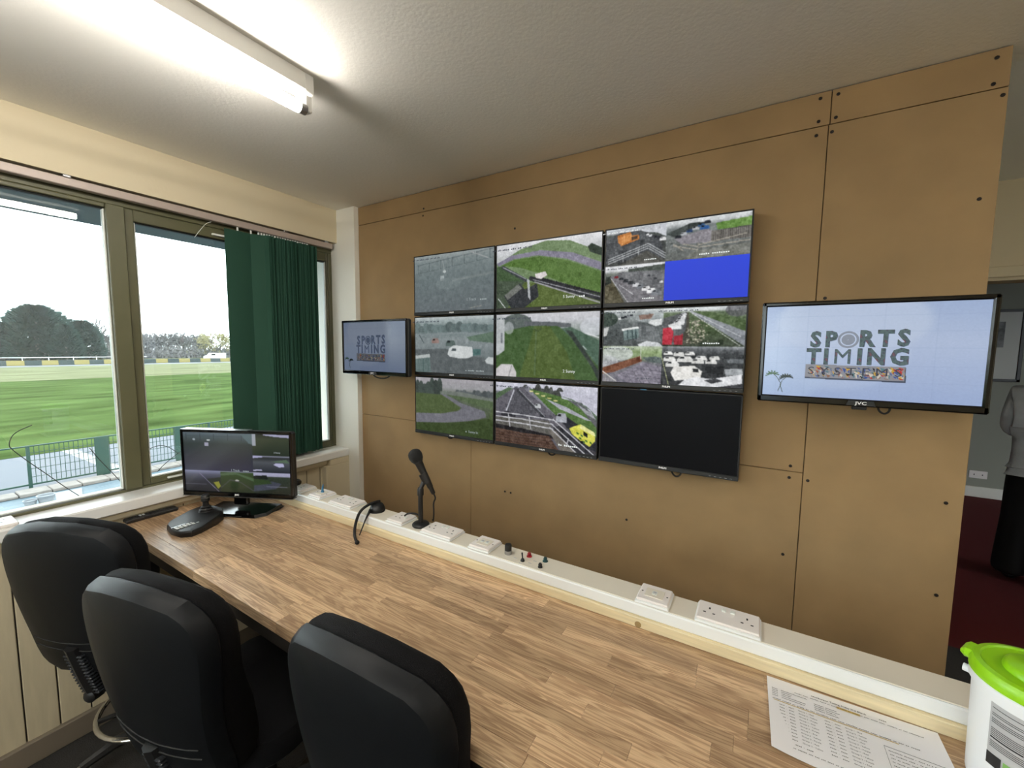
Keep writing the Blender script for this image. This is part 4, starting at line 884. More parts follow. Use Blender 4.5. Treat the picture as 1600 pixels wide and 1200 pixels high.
t = thing('remote_control', 'long black remote control lying by the window sill', 'remote', (-2.305, -1.075, DZ))
a, b = oz(192, 813, DZ+.012), oz(276, 792, DZ+.012); a.z = b.z = DZ; a.x = max(a.x, -2.318); b.x = max(b.x, -2.318)
d = (b-a); L_ = d.length; ax = d.normalized(); ay = Vector((-ax.y, ax.x, 0)); Mk = Matrix.Translation(a) @ Matrix(((ax.x, ay.x, 0, 0), (ax.y, ay.y, 0, 0), (0, 0, 1, 0), (0, 0, 0, 1)))
MB().rbox((0, -.022, .0002), (L_, .022, .017), .005).xf(Mk).build('remote_body', M_black, t)
for k in range(13):
    for j in range(3):
        MB().rbox((.014+k*(L_-.03)/13, -.014+j*.0105, .017), (.014+k*(L_-.03)/13+.008, -.0075+j*.0105, .0185), .0008).xf(Mk).build('button', M_key if k in (3, 4) and j > 0 else M_bezel, t)

# microphone on its stand
mb_ = (-1.121, -.603)
t = thing('microphone_stand', 'short black microphone stand with round base on the trunking', 'stand', (*mb_, TZ+.001))
z0 = TZ+.0138
MB().lathe([(.031, 0), (.034, .003), (.034, .008), (.029, .013), (.012, .015)], (*mb_, z0-.0136), 28).build('base', M_black, t, True)
MB().lathe([(.0095, .012), (.0095, .125), (.0125, .126), (.0125, .150), (.010, .156)], (*mb_, z0-.0136), 18).build('pole', M_black, t, True)
tm = 1.6386
gc = od(649, 712, tm); tail = od(673, 762, tm); ax = (gc-tail).normalized()
mid = od(664, 747, tm)
MB().cyl(Vector((*mb_, TZ+.150)), mid+Vector((0, 0, -.004)), .008, .010, 12).build('clip_joint', M_black, t, True)
MB().cyl(mid-ax*.022, mid+ax*.020, .0165, .0175, 18).build('clip', M_black, t, True)
t = thing('microphone', 'black handheld microphone held in the stand clip', 'microphone', tail)
H = (gc-tail).length
MB().lathe([(.006, -.028), (.0085, -.024), (.0095, 0), (.0115, .004), (.0125, H*.4), (.0165, H-.030), (.020, H-.024)], tail, 20, ax).build('microphone_body', M_black, t, True)
MB().lathe([(.019, -.026), (.0245, -.018), (.0275, -.004), (.0275, .004), (.025, .014), (.018, .022), (.008, .0265), (.001, .0275)], gc, 24, ax).build('grille', mat('black_mesh_grille', (15, 15, 16), .7, bump=.9, bscale=700), t, True)
MB().cyl(gc-ax*.0285, gc-ax*.0265, .0198, n=20).build('neck_ring', M_bezel, t, True)
c0 = tail-ax*.027
MB().tube([c0, c0-ax*.02, od(677, 785, tm), od(678, 800, tm), oz(677, 815, TZ+.003), oz(676, 812, TZ+.003)], .003, 8, 2).build('cable', M_rubber, t, True)
t = thing('patch_lead', 'short black lead looping behind the microphone stand', 'cable', (-1.18, -.58, TZ))
MB().tube([(-1.215, -.600, TZ+.018), (-1.205, -.588, TZ+.028), (-1.175, -.572, TZ+.028), (-1.150, -.566, TZ+.012)], .0035, 8, 2).build('lead', M_rubber, t, True)

# headset lying over the trunking edge
t = thing('headset', 'black single ear headset hanging over the trunking edge', 'headset', (-1.40, -.60, TZ))
MB().lathe([(.004, 0), (.024, .001), (.030, .006), (.031, .014), (.028, .022), (.020, .028), (.004, .030)], (-1.385, -.592, TZ+.004), 24, (.22, -.25, .94)).build('ear_cup', M_black, t, True)
MB().lathe([(.027, -.003), (.033, .001), (.033, .007), (.029, .010)], (-1.385, -.592, TZ+.003), 24, (.22, -.25, .94)).build('ear_pad', M_rubber, t, True)
path = [(-1.392, -.572, TZ+.036), oz(580, 786, TZ+.040), oz(563, 797, TZ+.030), oy(556, 815, -.676), oy(553.5, 832, -.70), oz(555, 842, DZ+.012), oz(558, 847, DZ+.008)]
MB().tube(path, [.0055, .0055, .006, .006, .006, .0055, .0055], 10, 2).build('headband', M_rubber, t, True)
MB().ell(oz(558, 847.5, DZ+.008), (.009, .009, .008)).build('temple_pad', M_rubber, t, True)
MB().tube([(-1.395, -.622, TZ+.012), oy(571, 812, -.672), oy(561, 838, -.700)], [.0065, .0035, .002], 8, 1).build('boom_arm', M_black, t, True)

# printed sheet
q = [oz(1198, 1056, DZ), oz(1200, 1163, DZ), oz(1467, 1141, DZ)]
t = thing('printed_sheet', 'white printed sheet of dense small text lying on desk by the tub', 'paper', (.21, -.775, DZ+.0006), math.radians(1.2))
pw, ph = .297, .210; mb = MB(); n = 14; vs = []; fs = []
for j in range(n+1):
    for i in range(n+1):
        u, v = i/n, j/n; z = .0004 + .007*max(0, (1-u)*1.0-.72)**2*12*(1-v) + .004*max(0, u+v-1.6)
        vs.append(((u-.5)*pw, (v-.5)*ph, z))
fs = [(j*(n+1)+i, j*(n+1)+i+1, (j+1)*(n+1)+i+1, (j+1)*(n+1)+i) for j in range(n) for i in range(n)]
mb.add(vs, fs).build('sheet', M_paper, t, True, world=False)
FL = (0, 0, 0)
def pt(s, x, y, size, m=M_ink, bold=0.0, align='LEFT', line=1.0): text('print', s, size, m, t, (x, y, .0022), FL, align, bold, .00002, line=line)
pt('########## Testing, Friday 31st March ####', 0, .085, .0058, bold=.0001, align='CENTER')
pt('###### ####: ####### ##### ## ###### ##### ## ######## #### ##### ####, ####### ## ### ##########', .012, .0765, .0042, align='CENTER')
for k, n_ in enumerate((22, 9, 8, 20, 19)): pt('#####'+' '*3+'#'*n_, -.140, .0685-.0055*k, .0042)
for k, n_ in enumerate((18, 20, 17, 19)): pt('#'*8+' '+'#'*(n_-9), -.062, .0625-.0055*k, .0042)
pt('###### ###### ## ##### ## ### ######## #### #### ####### ###### #### ####### ## ### ## #####', -.140, .037, .0050, bold=.0001)
MB().box((-.142, .0318, .0020), (.072, .0335, .0022)).build('highlight', M_hl, t, world=False)
MB().box((-.020, .0735, .0018), (.020, .0795, .0019)).build('highlight', M_hl, t, world=False)
gr = ('Group 1 - Red', 'Group 2 - Yellow', 'Group 3 - Purple')
for x_ in (-.128, -.048):
    for k in range(11): pt('#### - ####   '+gr[k % 3], x_, .024-.0085*k, .0046)
pt('#####   #### - ####', -.128, -.072, .0050, bold=.0001)
pt('######### ###### ### ### ### #### ## ##### ### ##### ### #####', -.128, -.082, .0046, bold=.0001)
mb = MB()
for (a, b, c, d) in ((.045, .142, .0145, .0150), (.045, .142, -.0755, -.0750), (.045, .0454, -.0755, .015), (.1416, .142, -.0755, .015)): mb.box((a, c, .0018), (b, d, .0021))
mb.build('print_box', M_ink, t, world=False)
for k, q_ in enumerate(('######### ###### - #### ## # ### ## ####', '### ####### #### - ## ## ### # #### ###', '### ## ##### ###### ##### ######## ####', '## ##### ######## ## ##### #### #####', '######### ##### ####### ### ##### ####', '### ##### ## #.## ##### ### ### #####')): pt(q_, .050, .006-.0085*k, .0043, bold=.00012)

# wipes tub
bx, by = .448, -.754
t = thing('wipes_tub', 'white round wipes tub with lime green lid on desk', 'tub', (bx, by, DZ))
MB().lathe([(.068, 0), (.075, .004), (.077, .012), (.081, .190), (.0855, .192), (.0855, .205), (.083, .207), (.083, .215)], (bx, by, DZ), 48).build('tub_body', M_tub, t, True)
MB().lathe([(.0835, .207), (.0865, .2085), (.0865, .222), (.082, .229), (.074, .231), (.072, .228), (.048, .2275), (.046, .236), (.042, .239), (.001, .240)], (bx, by, DZ), 48).build('lid', M_lime, t, True)
dl = Vector((-.86, .50, 0)).normalized()
mb = MB(); mb.rbox((-.012, -.022, .211), (.012, .022, .228), .006); mb.xf(Matrix.Translation((bx, by, DZ)) @ Matrix.Rotation(math.atan2(dl.y, dl.x), 4, 'Z') @ Matrix.Translation((.084, 0, 0))); mb.build('lid_tab', M_lime, t)
for s in (-1, 1):
    dd = Matrix.Rotation(s*PI/2+PI/2, 3, 'Z') @ dl
    MB().cyl(Vector((bx, by, DZ+.182))+dd*.079, Vector((bx, by, DZ+.182))+dd*.093, .007, n=12).build('handle_lug', M_tub, t, True)
# wrapped label: curved panel with lines of print
a0 = math.radians(-152); a1 = math.radians(-40)
def wrap(z0, z1, b0, b1, r, name, m, par):
    n = max(2, int((b1-b0)/.1)+1); vs = []
    for z in (z0, z1):
        for i in range(n+1): a = b0+(b1-b0)*i/n; rr = r+.0042*(z/.19); vs.append((bx+rr*math.cos(a), by+rr*math.sin(a), DZ+z))
    return MB().add(vs, [(i, i+1, n+2+i, n+1+i) for i in range(n)]).build(name, m, par, True)
lb = wrap(.070, .182, a0, a1, .0775, 'label', M_label, t)
z = .178
while z > .100:
    big = random.random() < .12
    if random.random() < .85:
        s0 = a0+.04; e0 = a1-.04-random.uniform(0, .5)
        wrap(z-(.0026 if big else .0012), z, s0, e0 if not big else s0+.5, .0780, 'print_line', M_ink if big else M_bezel, lb)
    z -= .0045 if big else .0032
    if random.random() < .1: z -= .003
wrap(.070, .092, a0, a0+.25, .0780, 'dark_corner', M_ink, lb); wrap(.070, .090, a0+.28, a0+.75, .0780, 'green_corner', mat('label_green', (120, 170, 90), .5), lb)
# white socket on the sill
t = thing('sill_socket', 'white double socket standing on the window sill at the left', 'socket', (-2.385, -1.52, .962))
MB().rbox((-2.435, -1.60, .9622), (-2.318, -1.452, .974), .004).build('face_plate', M_sock, t)
for y in (-1.565, -1.49): holes(t, [(-2.36, y, .003, .0045), (-2.395, y-.011, .003, .0025), (-2.395, y+.011, .003, .0025)], .974)

# ------------------------------------------------------------------ chairs
def outline(n=56):
    prof = [(0, .105), (.025, .15), (.07, .178), (.15, .186), (.28, .184), (.42, .193), (.58, .207), (.72, .217), (.82, .216), (.90, .200), (.955, .168), (.985, .120), (1.0, .06)]
    vs = np.linspace(0, 1, 27); w = np.interp(vs, [p[0] for p in prof], [p[1] for p in prof])
    right = [(w[i], vs[i]) for i in range(len(vs))]; left = [(-w[i], vs[i]) for i in range(len(vs)-1, -1, -1)]
    return right+left
M_rib = mat('grey_black_bellows', (44, 46, 50), .25)
def make_chair(name, label):
    """faces +Y; origin on the floor under the column"""
    t = thing(name, label, 'chair', group='operator chairs at the desk')
    BH, BZ = .565, .505
    O = outline()
    def bend(z): u = min(1, max(0, (z-BZ)/BH)); return -.095+.085*(1-u)**1.15-.015*math.sin(u*PI)
    def ring(sc, y, dz=0.0):
        out = []
        for (x, v) in O:
            z = BZ+BH*(.5+(v-.5)*(1-(1-sc)*.78)) + dz; xx = x*sc
            out.append((xx, -.235+y*(1+.45*math.exp(-((v-.3)/.22)**2)*(y > .02))+bend(z)+.75*xx*xx, z))
        return out
    MB().rings([ring(.30, -.034), ring(.62, -.034), ring(.89, -.032), ring(.925, -.030), ring(.960, -.022), ring(.988, -.006), ring(1.0, .004), ring(.985, .010)]).build('back_shell', M_shell, t, True, world=False, ang=24)
    MB().rings([ring(.95, .008), ring(.985, .014), ring(1.0, .028), ring(.99, .048), ring(.95, .064), ring(.84, .078), ring(.55, .086), ring(.25, .088)]).build('back_cushion', M_fabric, t, True, world=False)
    # seams across the lower back
    for zz in (.635, .665):
        pts = [(x, -.235-.0335+bend(zz-.012*math.cos(x*8))+.75*x*x, zz-.012*math.cos(x*8)) for x in np.linspace(-.150, .150, 13)]
        MB().tube(pts, .0022, 6).build('back_seam', M_rubber, t, True, world=False)
    # seat
    S = []
    for i in range(40):
        a = 2*PI*i/40; c_, s_ = math.cos(a), math.sin(a); ex = .55
        S.append((.235*math.copysign(abs(c_)**ex, c_), .02+.225*math.copysign(abs(s_)**ex, s_)))
    def sr(k, z): return [(x*k, .02+(y-.02)*k, z-.02*max(0, (y-.15))/.1) for x, y in S]
    MB().rings([sr(.80, .470), sr(.96, .480), sr(1.0, .500), sr(1.0, .530), sr(.95, .550), sr(.80, .560), sr(.4, .556)]).build('seat', M_fabric, t, True, world=False)
    MB().rings([sr(.70, .452), sr(.90, .462), sr(.93, .478)]).build('seat_shell', M_black, t, True, world=False)
    # bellows on the back upright
    def ub(z): return -.235-.040+bend(max(z, BZ))+.30*min(0, z-BZ)*-1
    MB().tube([(0, ub(z_)+.012, z_) for z_ in (.42, .46, .505, .55, .60, .64)], .024, 8).build('back_upright', M_black, t, True, world=False)
    for k in range(13):
        z = .44+.0135*k; y = ub(z)
        MB().rbox((-.033, y-.007, z), (.033, y+.030, z+.0078), .003).build('bellows_rib', M_rib, t, world=False)
    MB().tube([(0, ub(.45)+.015, .45), (0, ub(.44)+.06, .425), (0, -.12, .425), (0, -.03, .44)], .026, 10, 1).build('back_arm', M_black, t, True, world=False)
    MB().rbox((-.075, -.13, .415), (.075, .10, .470), .012).build('tilt_mechanism', M_black, t, world=False)
    for s, y in ((-1, -.02), (1, .03)):
        MB().cyl((s*.07, y, .432), (s*.19, y, .428), .005, n=8).build('lever', M_black, t, True, world=False)
        MB().ell((s*.20, y, .428), (.026, .014, .010)).build('lever_paddle', M_black, t, True, world=False)
    MB().lathe([(.010, 0), (.022, .004), (.022, .018), (.014, .024)], (0, ub(.43)+.005, .43), 10, (0, -1, 0)).build('back_knob', M_black, t, True, world=False)
    MB().lathe([(.030, .10), (.030, .25), (.026, .26), (.026, .27), (.016, .272), (.016, .42)], (0, 0, 0), 20).build('gas_column', M_black, t, True, world=False)
    MB().lathe([(.040, .175), (.040, .215), (.034, .220)], (0, 0, 0), 20).build('ring_collar', M_black, t, True, world=False)
    MB().tube([(.205*math.cos(2*PI*i/40), .205*math.sin(2*PI*i/40), .195) for i in range(41)], .0095, 10).build('foot_ring', M_chrome, t, True, world=False)
    for k in range(4):
        a = PI/4+k*PI/2; MB().cyl((.03*math.cos(a), .03*math.sin(a), .195), (.20*math.cos(a), .20*math.sin(a), .195), .009, n=8).build('ring_spoke', M_black, t, True, world=False)
    for k in range(5):
        a = 2*PI*k/5+.3; dx, dy = math.cos(a), math.sin(a)
        MB().tube([(.02*dx, .02*dy, .105), (.16*dx, .16*dy, .098), (.25*dx, .25*dy, .072)], [.026, .022, .016], 8).build('base_leg', M_black, t, True, world=False)
        c = MB().cyl((.255*dx-.012*dy, .255*dy+.012*dx, .028), (.255*dx+.012*dy, .255*dy-.012*dx, .028), .028, n=16).build('castor', M_black, t, True, world=False)
        MB().cyl((.255*dx, .255*dy, .028), (.255*dx, .255*dy, .075), .007, n=8).build('castor_stem', M_metal, c, True, world=False)
    MB().lathe([(.045, .085), (.045, .115), (.03, .125)], (0, 0, 0), 20).build('base_hub', M_black, t, True, world=False)
    return t
def place(ch, bx_, by_, phi):
    """phi = heading of the sitter in degrees from +X; (bx_, by_) = middle of the back shell"""
    a = math.radians(phi); ch.location = (bx_+.31*math.cos(a), by_+.31*math.sin(a), 0); ch.rotation_euler = (0, 0, a-PI/2)
ch = make_chair('operator_chair', 'black operator chair nearest the window, leftmost of the three')
c2 = copy_tree(ch); c2['label'] = 'black operator chair in the middle between the two others'
c3 = copy_tree(ch); c3['label'] = 'black operator chair nearest the camera, rightmost of the three'
place(ch, -1.885, -1.428, 117); place(c2, -1.247, -1.428, 103); place(c3, -0.635, -1.288, 93)

# ------------------------------------------------------------------ room beyond: picture, socket, person
t = thing('picture_frame', 'black framed picture with white mount on the far grey wall', 'picture', (2.20, 4.86, 1.35))
x0, x1, z0, z1 = 1.93, 2.45, 1.325, 2.115
for (a, b, c, d) in ((x0, x1, z1-.03, z1), (x0, x1, z0, z0+.03), (x0, x0+.03, z0, z1), (x1-.03, x1, z0, z1)): MB().rbox((a, 4.842, c), (b, 4.869, d), .003).build('frame_member', M_black, t)
MB().box((x0+.028, 4.852, z0+.028), (x1-.028, 4.866, z1-.028)).build('mount', mat('white_mount_board', (205, 206, 200), .8), t)
mb = MB(); mb.box((x0+.10, 4.850, 1.70), (x1-.15, 4.853, 1.98)); mb.build('print', mat('grey_photo_print', (120, 122, 122), .7, var=.6, vscale=14), t)
t = thing('power_socket', 'white wall socket low on the far grey wall', 'socket', (2.22, 4.86, .26))
MB().rbox((2.15, 4.860, .215), (2.296, 4.8695, .301), .003).build('face_plate', M_sock, t)
for x in (2.19, 2.256): MB().box((x-.004, 4.8592, .25), (x+.004, 4.8601, .265)).build('pin_hole', M_gasket, t)

def skin_obj(name, m, parent, verts, edges, radii, root=0, sub=2):
    me = bpy.data.meshes.new(name); me.from_pydata(verts, edges, []); me.update()
    o = bpy.data.objects.new(name, me); col.objects.link(o); o.parent = parent; me.materials.append(m)
    md = o.modifiers.new('skin', 'SKIN'); md.use_smooth_shade = True
    if not me.skin_vertices: me.attributes
    sv = me.skin_vertices[0].data
    for i, r in enumerate(radii):
        sv[i].radius = r if isinstance(r, tuple) else (r, r); sv[i].use_root = (i == root)
    ss = o.modifiers.new('sub', 'SUBSURF'); ss.levels = sub; ss.render_levels = sub
    return o
M_skin = mat('skin', (196, 150, 126), .5); M_hair = mat('brown_hair', (62, 42, 30), .55, bump=.6, bscale=120, stretch=(1, 1, .15))
M_shirt = mat('pale_grey_shirt', (226, 229, 233), .85, var=.08, vscale=14, bump=.3, bscale=18); M_trous = mat('black_trousers', (14, 14, 16), .9)
person = thing('person', 'standing person in pale grey shirt and black trousers beyond the doorway', 'person', (1.765, 2.50, 0), math.radians(-25))
bv = [(0, 0, .92), (0, .01, 1.10), (0, .0, 1.28), (0, -.01, 1.385), (0, .0, 1.46), (0, .015, 1.54), (0, .01, 1.61),          # spine, neck, head
      (-.09, 0, .86), (-.105, .01, .48), (-.11, -.01, .09), (-.115, .10, .035), (.09, 0, .86), (.105, .01, .48), (.11, -.01, .09), (.115, .10, .035),
      (-.165, 0, 1.34), (-.19, .05, 1.09), (-.12, .21, 1.06), (-.09, .26, 1.07), (.165, 0, 1.34), (.215, .0, 1.09), (.13, .20, 1.06), (.09, .26, 1.07)]
be = [(0, 1), (1, 2), (2, 3), (3, 4), (4, 5), (5, 6), (0, 7), (7, 8), (8, 9), (9, 10), (0, 11), (11, 12), (12, 13), (13, 14), (2, 15), (15, 16), (16, 17), (17, 18), (2, 19), (19, 20), (20, 21), (21, 22)]
br = [(.145, .105), (.125, .095), (.15, .105), .055, .052, (.078, .095), (.07, .085), .085, .06, .042, .035, .085, .06, .042, .035, .062, .045, .034, (.03, .018), .062, .045, .034, (.03, .018)]
skin_obj('body', M_skin, person, bv, be, br)
sv_ = [(0, 0, .84), (0, 0, .95), (0, .01, 1.10), (0, 0, 1.28), (0, -.01, 1.40), (-.165, 0, 1.345), (-.19, .05, 1.09), (-.13, .19, 1.06), (.165, 0, 1.345), (.217, .0, 1.09), (.14, .18, 1.06)]
skin_obj('shirt', M_shirt, person, sv_, [(0, 1), (1, 2), (2, 3), (3, 4), (3, 5), (5, 6), (6, 7), (3, 8), (8, 9), (9, 10)], [(.185, .145), (.185, .145), (.172, .13), (.180, .13), .07, .08, .066, .055, .08, .066, .055], 1)
tv = [(0, 0, .93), (-.09, 0, .82), (-.11, .01, .48), (-.12, -.01, .10), (-.12, -.01, .04), (.09, 0, .82), (.11, .01, .48), (.12, -.01, .10), (.12, -.01, .04)]
skin_obj('trousers', M_trous, person, tv, [(0, 1), (1, 2), (2, 3), (3, 4), (0, 5), (5, 6), (6, 7), (7, 8)], [(.15, .115), (.11, .11), .088, .10, .10, (.11, .11), .088, .10, .10])
for s in (-1, 1):
    MB().ell((s*.115, .065, .037), (.045, .12, .037)).build('shoe', M_black, person, True, world=False)
    for k in range(4): skin_obj('finger', M_skin, person, [(s*.085, .265, 1.045+k*.017), (s*.058, .295, 1.044+k*.018), (s*.022, .300-.004*abs(k-1.5), 1.044+k*.018)], [(0, 1), (1, 2)], [.009, .0085, .007], 0, 1)
    skin_obj('thumb', M_skin, person, [(s*.10, .235, 1.095), (s*.080, .255, 1.125), (s*.055, .268, 1.135)], [(0, 1), (1, 2)], [.011, .0095, .008], 0, 1)
    MB().ell((s*.083, .012, 1.545), (.010, .018, .030)).build('ear', M_skin, person, True, world=False)
    MB().ell((s*.031, .098, 1.560), (.012, .008, .008)).build('eye', M_black, person, True, world=False)
MB().ell((0, .112, 1.530), (.013, .018, .022)).build('nose', M_skin, person, True, world=False)
MB().ell((0, .100, 1.488), (.024, .008, .007)).build('mouth', mat('lips', (160, 90, 84), .5), person, True, world=False)
mb = MB(); mb.ell((0, -.020, 1.58), (.100, .108, .115), 20, 14); mb.ell((0, -.055, 1.47), (.095, .06, .13), 20, 12); mb.build('hair', M_hair, person, True, world=False)

# ------------------------------------------------------------------ outside
GZ = -3.566
M_grass = mat('grass', (60, 74, 42), .95, spec=0.0, var=.42, vscale=.5, bump=.5, bscale=3, stretch=(1, .35, 1))
M_drygrass = mat('pale_rough_grass', (96, 98, 76), .95, spec=0.0, var=.3, vscale=.3, stretch=(1, .3, 1))
M_road = mat('wet_asphalt', (72, 76, 84), .6, spec=.2, rvar=.1, var=.10, vscale=.8, stretch=(1.5, .3, 1))
M_pave = mat('blue_grey_wet_paving', (78, 92, 100), .6, spec=.25, var=.12, vscale=1.2)
M_stone = mat('pale_kerb_stone', (106, 101, 96), .8, var=.2, vscale=3)
M_fence = mat('dark_green_fence_paint', (18, 52, 42), .5)
M_line = mat('white_road_paint', (132, 134, 136), .6)
tag(MB().box((-60, -90, GZ-.3), (60, 120, GZ-.02)).build('ground', M_pave), 'blue grey wet paving below the window', kind='structure')
tag(MB().box((-28.75, -90, GZ-.25), (-21.7, 120, GZ)).build('road', M_road), 'wet grey pit lane road beyond the green fence', kind='structure')
tag(MB().box((-125, -160, GZ-.25), (-28.75, 220, GZ+.02)).build('lawn', M_grass), 'short green grass field inside the circuit', kind='structure')
tag(MB().box((-136, -160, GZ-.25), (-86, 220, GZ+.035)).build('rough_grass', M_drygrass), 'pale rough grass strip at the far side of the field', kind='structure')
tag(MB().box((-144.5, -160, GZ-.25), (-136, 260, GZ+.03)).build('track', M_road), 'pale wet race track in front of the barrier', kind='structure')
tag(MB().box((-520, -300, GZ-.30), (-144.5, 600, GZ+.01)).build('far_field', M_drygrass), 'far pale field behind the barrier', kind='structure')
a, b = oz(103, 702, GZ+.001), oz(190, 735, GZ+.001); d = (b-a).normalized(); nrm = Vector((-d.y, d.x, 0))*.22
tag(MB().add([a-nrm, b-nrm, b+nrm, a+nrm, a-nrm+Vector((0,0,.006)), b-nrm+Vector((0,0,.006)), b+nrm+Vector((0,0,.006)), a+nrm+Vector((0,0,.006))], [(0,1,2,3)[::-1], (4,5,6,7), (0,1,5,4), (1,2,6,5), (2,3,7,6), (3,0,4,7)]).build('trim_4', M_line), 'white painted line across the pit lane', kind='structure')
# kerb stones between paving and fence
kb = thing('kerb', 'row of pale rough kerb stones below the green fence', 'kerb', (-21.3, 4, GZ))
for k in range(26):
    y = -4+k*.75; MB().rbox((-21.75-random.uniform(0, .03), y+.01, GZ-.02), (-21.05+random.uniform(-.05, .05), y+.74, GZ+.07+random.uniform(0, .04)), .02).build('kerb_stone', M_stone, kb)
# green mesh fence
fx = -22.2; ft = GZ+1.55
fe = thing('mesh_fence', 'dark green metal mesh fence along the pit lane', 'fence', (fx, 4, GZ))
posts = [(-3.3, 0), (-0.8, 1), (1.70, 0), (3.62, 1), (6.2, 1), (7.35, 0), (9.8, 1), (12.3, 0), (14.8, 1)]
MB().rbox((fx-.03, -6, ft-.05), (fx+.03, 16, ft), .01).build('top_rail', M_fence, fe); MB().rbox((fx-.03, -6, GZ+.10), (fx+.03, 16, GZ+.16), .01).build('bottom_rail', M_fence, fe)
for (y, wide) in posts: h_ = .20 if wide else .045; MB().rbox((fx-.05, y-h_, GZ), (fx+.05, y+h_, ft), .01).build('post', M_fence, fe)
seg = [(1.72, 7.3), (7.4, 14.8)]
for (a, b) in seg:
    mb = MB(); y = a
    while y < b: mb.box((fx-.006, y-.009, GZ+.13), (fx+.006, y+.009, ft-.04)); y += .125
    q = mb.build('mesh_wires', M_fence, fe); q['kind'] = 'stuff'
    for z in (GZ+.40, GZ+.70, GZ+1.0, GZ+1.28): MB().box((fx-.007, a, z-.009), (fx+.007, b, z+.009)).build('cross_wire', M_fence, fe)
M_greyw = mat('greyed_white_plastic', (116, 120, 124), .6)  # white lowered to an even grey so it does not overexpose
# board and two tubs on the paving
a, b = oz(86, 783, GZ-.02), oz(129, 776, GZ-.02)
t = thing('white_board', 'white board lying on the paving below the fence', 'board', ((a.x+b.x)/2, (a.y+b.y)/2, GZ))
q = [oz(86, 771, GZ), oz(128, 763, GZ), oz(129, 777, GZ), oz(89, 785, GZ)]
MB().rings([[Vector((p.x, p.y, GZ-.02)) for p in q[::-1]], [Vector((p.x, p.y, GZ+.02)) for p in q[::-1]]]).build('board_panel', M_greyw, t)
for (px, py, s, lb_) in ((48, 793, .15, 'small white tub standing on the paving'), (73, 788, .20, 'larger white tub standing beside the small tub on the paving')):
    p = oz(px, py, GZ-.02); t = thing('paving_tub', lb_, 'tub', p)
    MB().lathe([(s*.7, 0), (s, s*1.5), (s*1.1, s*1.5), (s*1.1, s*1.62), (s*.95, s*1.62), (s*.9, s*1.3)], (p.x, p.y, GZ-.02), 20).build('tub_body', M_greyw, t, True)
# loose wires hanging just outside the glass
def wire(name, pts, lb_, X=-2.62):
    t = thing(name, lb_, 'wire', ox(*pts[-1], X)); MB().tube([ox(a, b, X) for a, b in pts], .0016, 6, 2).build('strand', M_rubber, t, True)
wire('loose_wire', [(50, 664), (20, 677), (13, 695), (18, 702), (45, 722), (75, 742), (100, 760), (124, 775)], 'thin dark wire curling up outside the left window pane')
wire('loose_wire', [(140, 700), (155, 718), (172, 735), (188, 752)], 'short thin dark wire outside the left pane by the mullion')
wire('loose_wire', [(232, 702), (246, 696), (262, 697), (278, 708), (283, 711)], 'thin dark wire arching outside the right window pane')
wire('loose_wire', [(284, 704), (268, 716), (255, 727), (246, 737)], 'thin dark wire slanting down outside the right window pane')

# barrier blocks along the track
M_by = mat('yellow_barrier_paint', (118, 108, 60), .8); M_bk = mat('black_barrier_paint', (33, 46, 46), .8)
blk = {c: MB().rings([[(-.6, -1.33, 0), (.6, -1.33, 0), (.6, 1.33, 0), (-.6, 1.33, 0)], [(-.6, -1.33, .25), (.6, -1.33, .25), (.6, 1.33, .25), (-.6, 1.33, .25)], [(-.42, -1.33, 1.15), (.42, -1.33, 1.15), (.42, 1.33, 1.15), (-.42, 1.33, 1.15)]]).mesh('barrier_block', m_) for c, m_ in (('yellow', M_by), ('black', M_bk))}
kinds = 'byby'
for k in range(24):
    c = 'yellow' if k % 2 else 'black'; y = 12.3+2.68*k
    q = bpy.data.objects.new('barrier_block', blk[c]); col.objects.link(q); q.location = (-145.3, y, GZ)
    tag(q, ('yellow' if c == 'yellow' else 'black')+' painted block in the far track barrier', 'barrier', c+' barrier blocks')
# van parked behind the barrier
vy0, vy1 = 66.4, 72.6; vx = -166
t = thing('van', 'white van parked behind the far barrier', 'van', (vx, 69.5, GZ))
pf = [(vy0, .35), (vy1, .35), (vy1, 2.35), (vy0+1.75, 2.45), (vy0+1.0, 1.55), (vy0, 1.25)]
MB().rings([[(vx-1.0, y, GZ+z) for y, z in pf], [(vx+1.0, y, GZ+z) for y, z in pf]]).build('van_body', M_tub, t)
MB().rings([[(vx+1.0, y, GZ+z) for y, z in ((vy0+1.3, 1.55), (vy0+2.9, 1.55), (vy0+2.9, 2.2), (vy0+1.85, 2.2))], [(vx+1.02, y, GZ+z) for y, z in ((vy0+1.3, 1.55), (vy0+2.9, 1.55), (vy0+2.9, 2.2), (vy0+1.85, 2.2))]]).build('side_window', M_gloss, t)
for y in (vy0+1.1, vy1-1.2):
    for x in (vx-1.0, vx+.8): MB().cyl((x, y, GZ+.36), (x+.22, y, GZ+.36), .36, n=16).build('wheel', M_rubber, t)

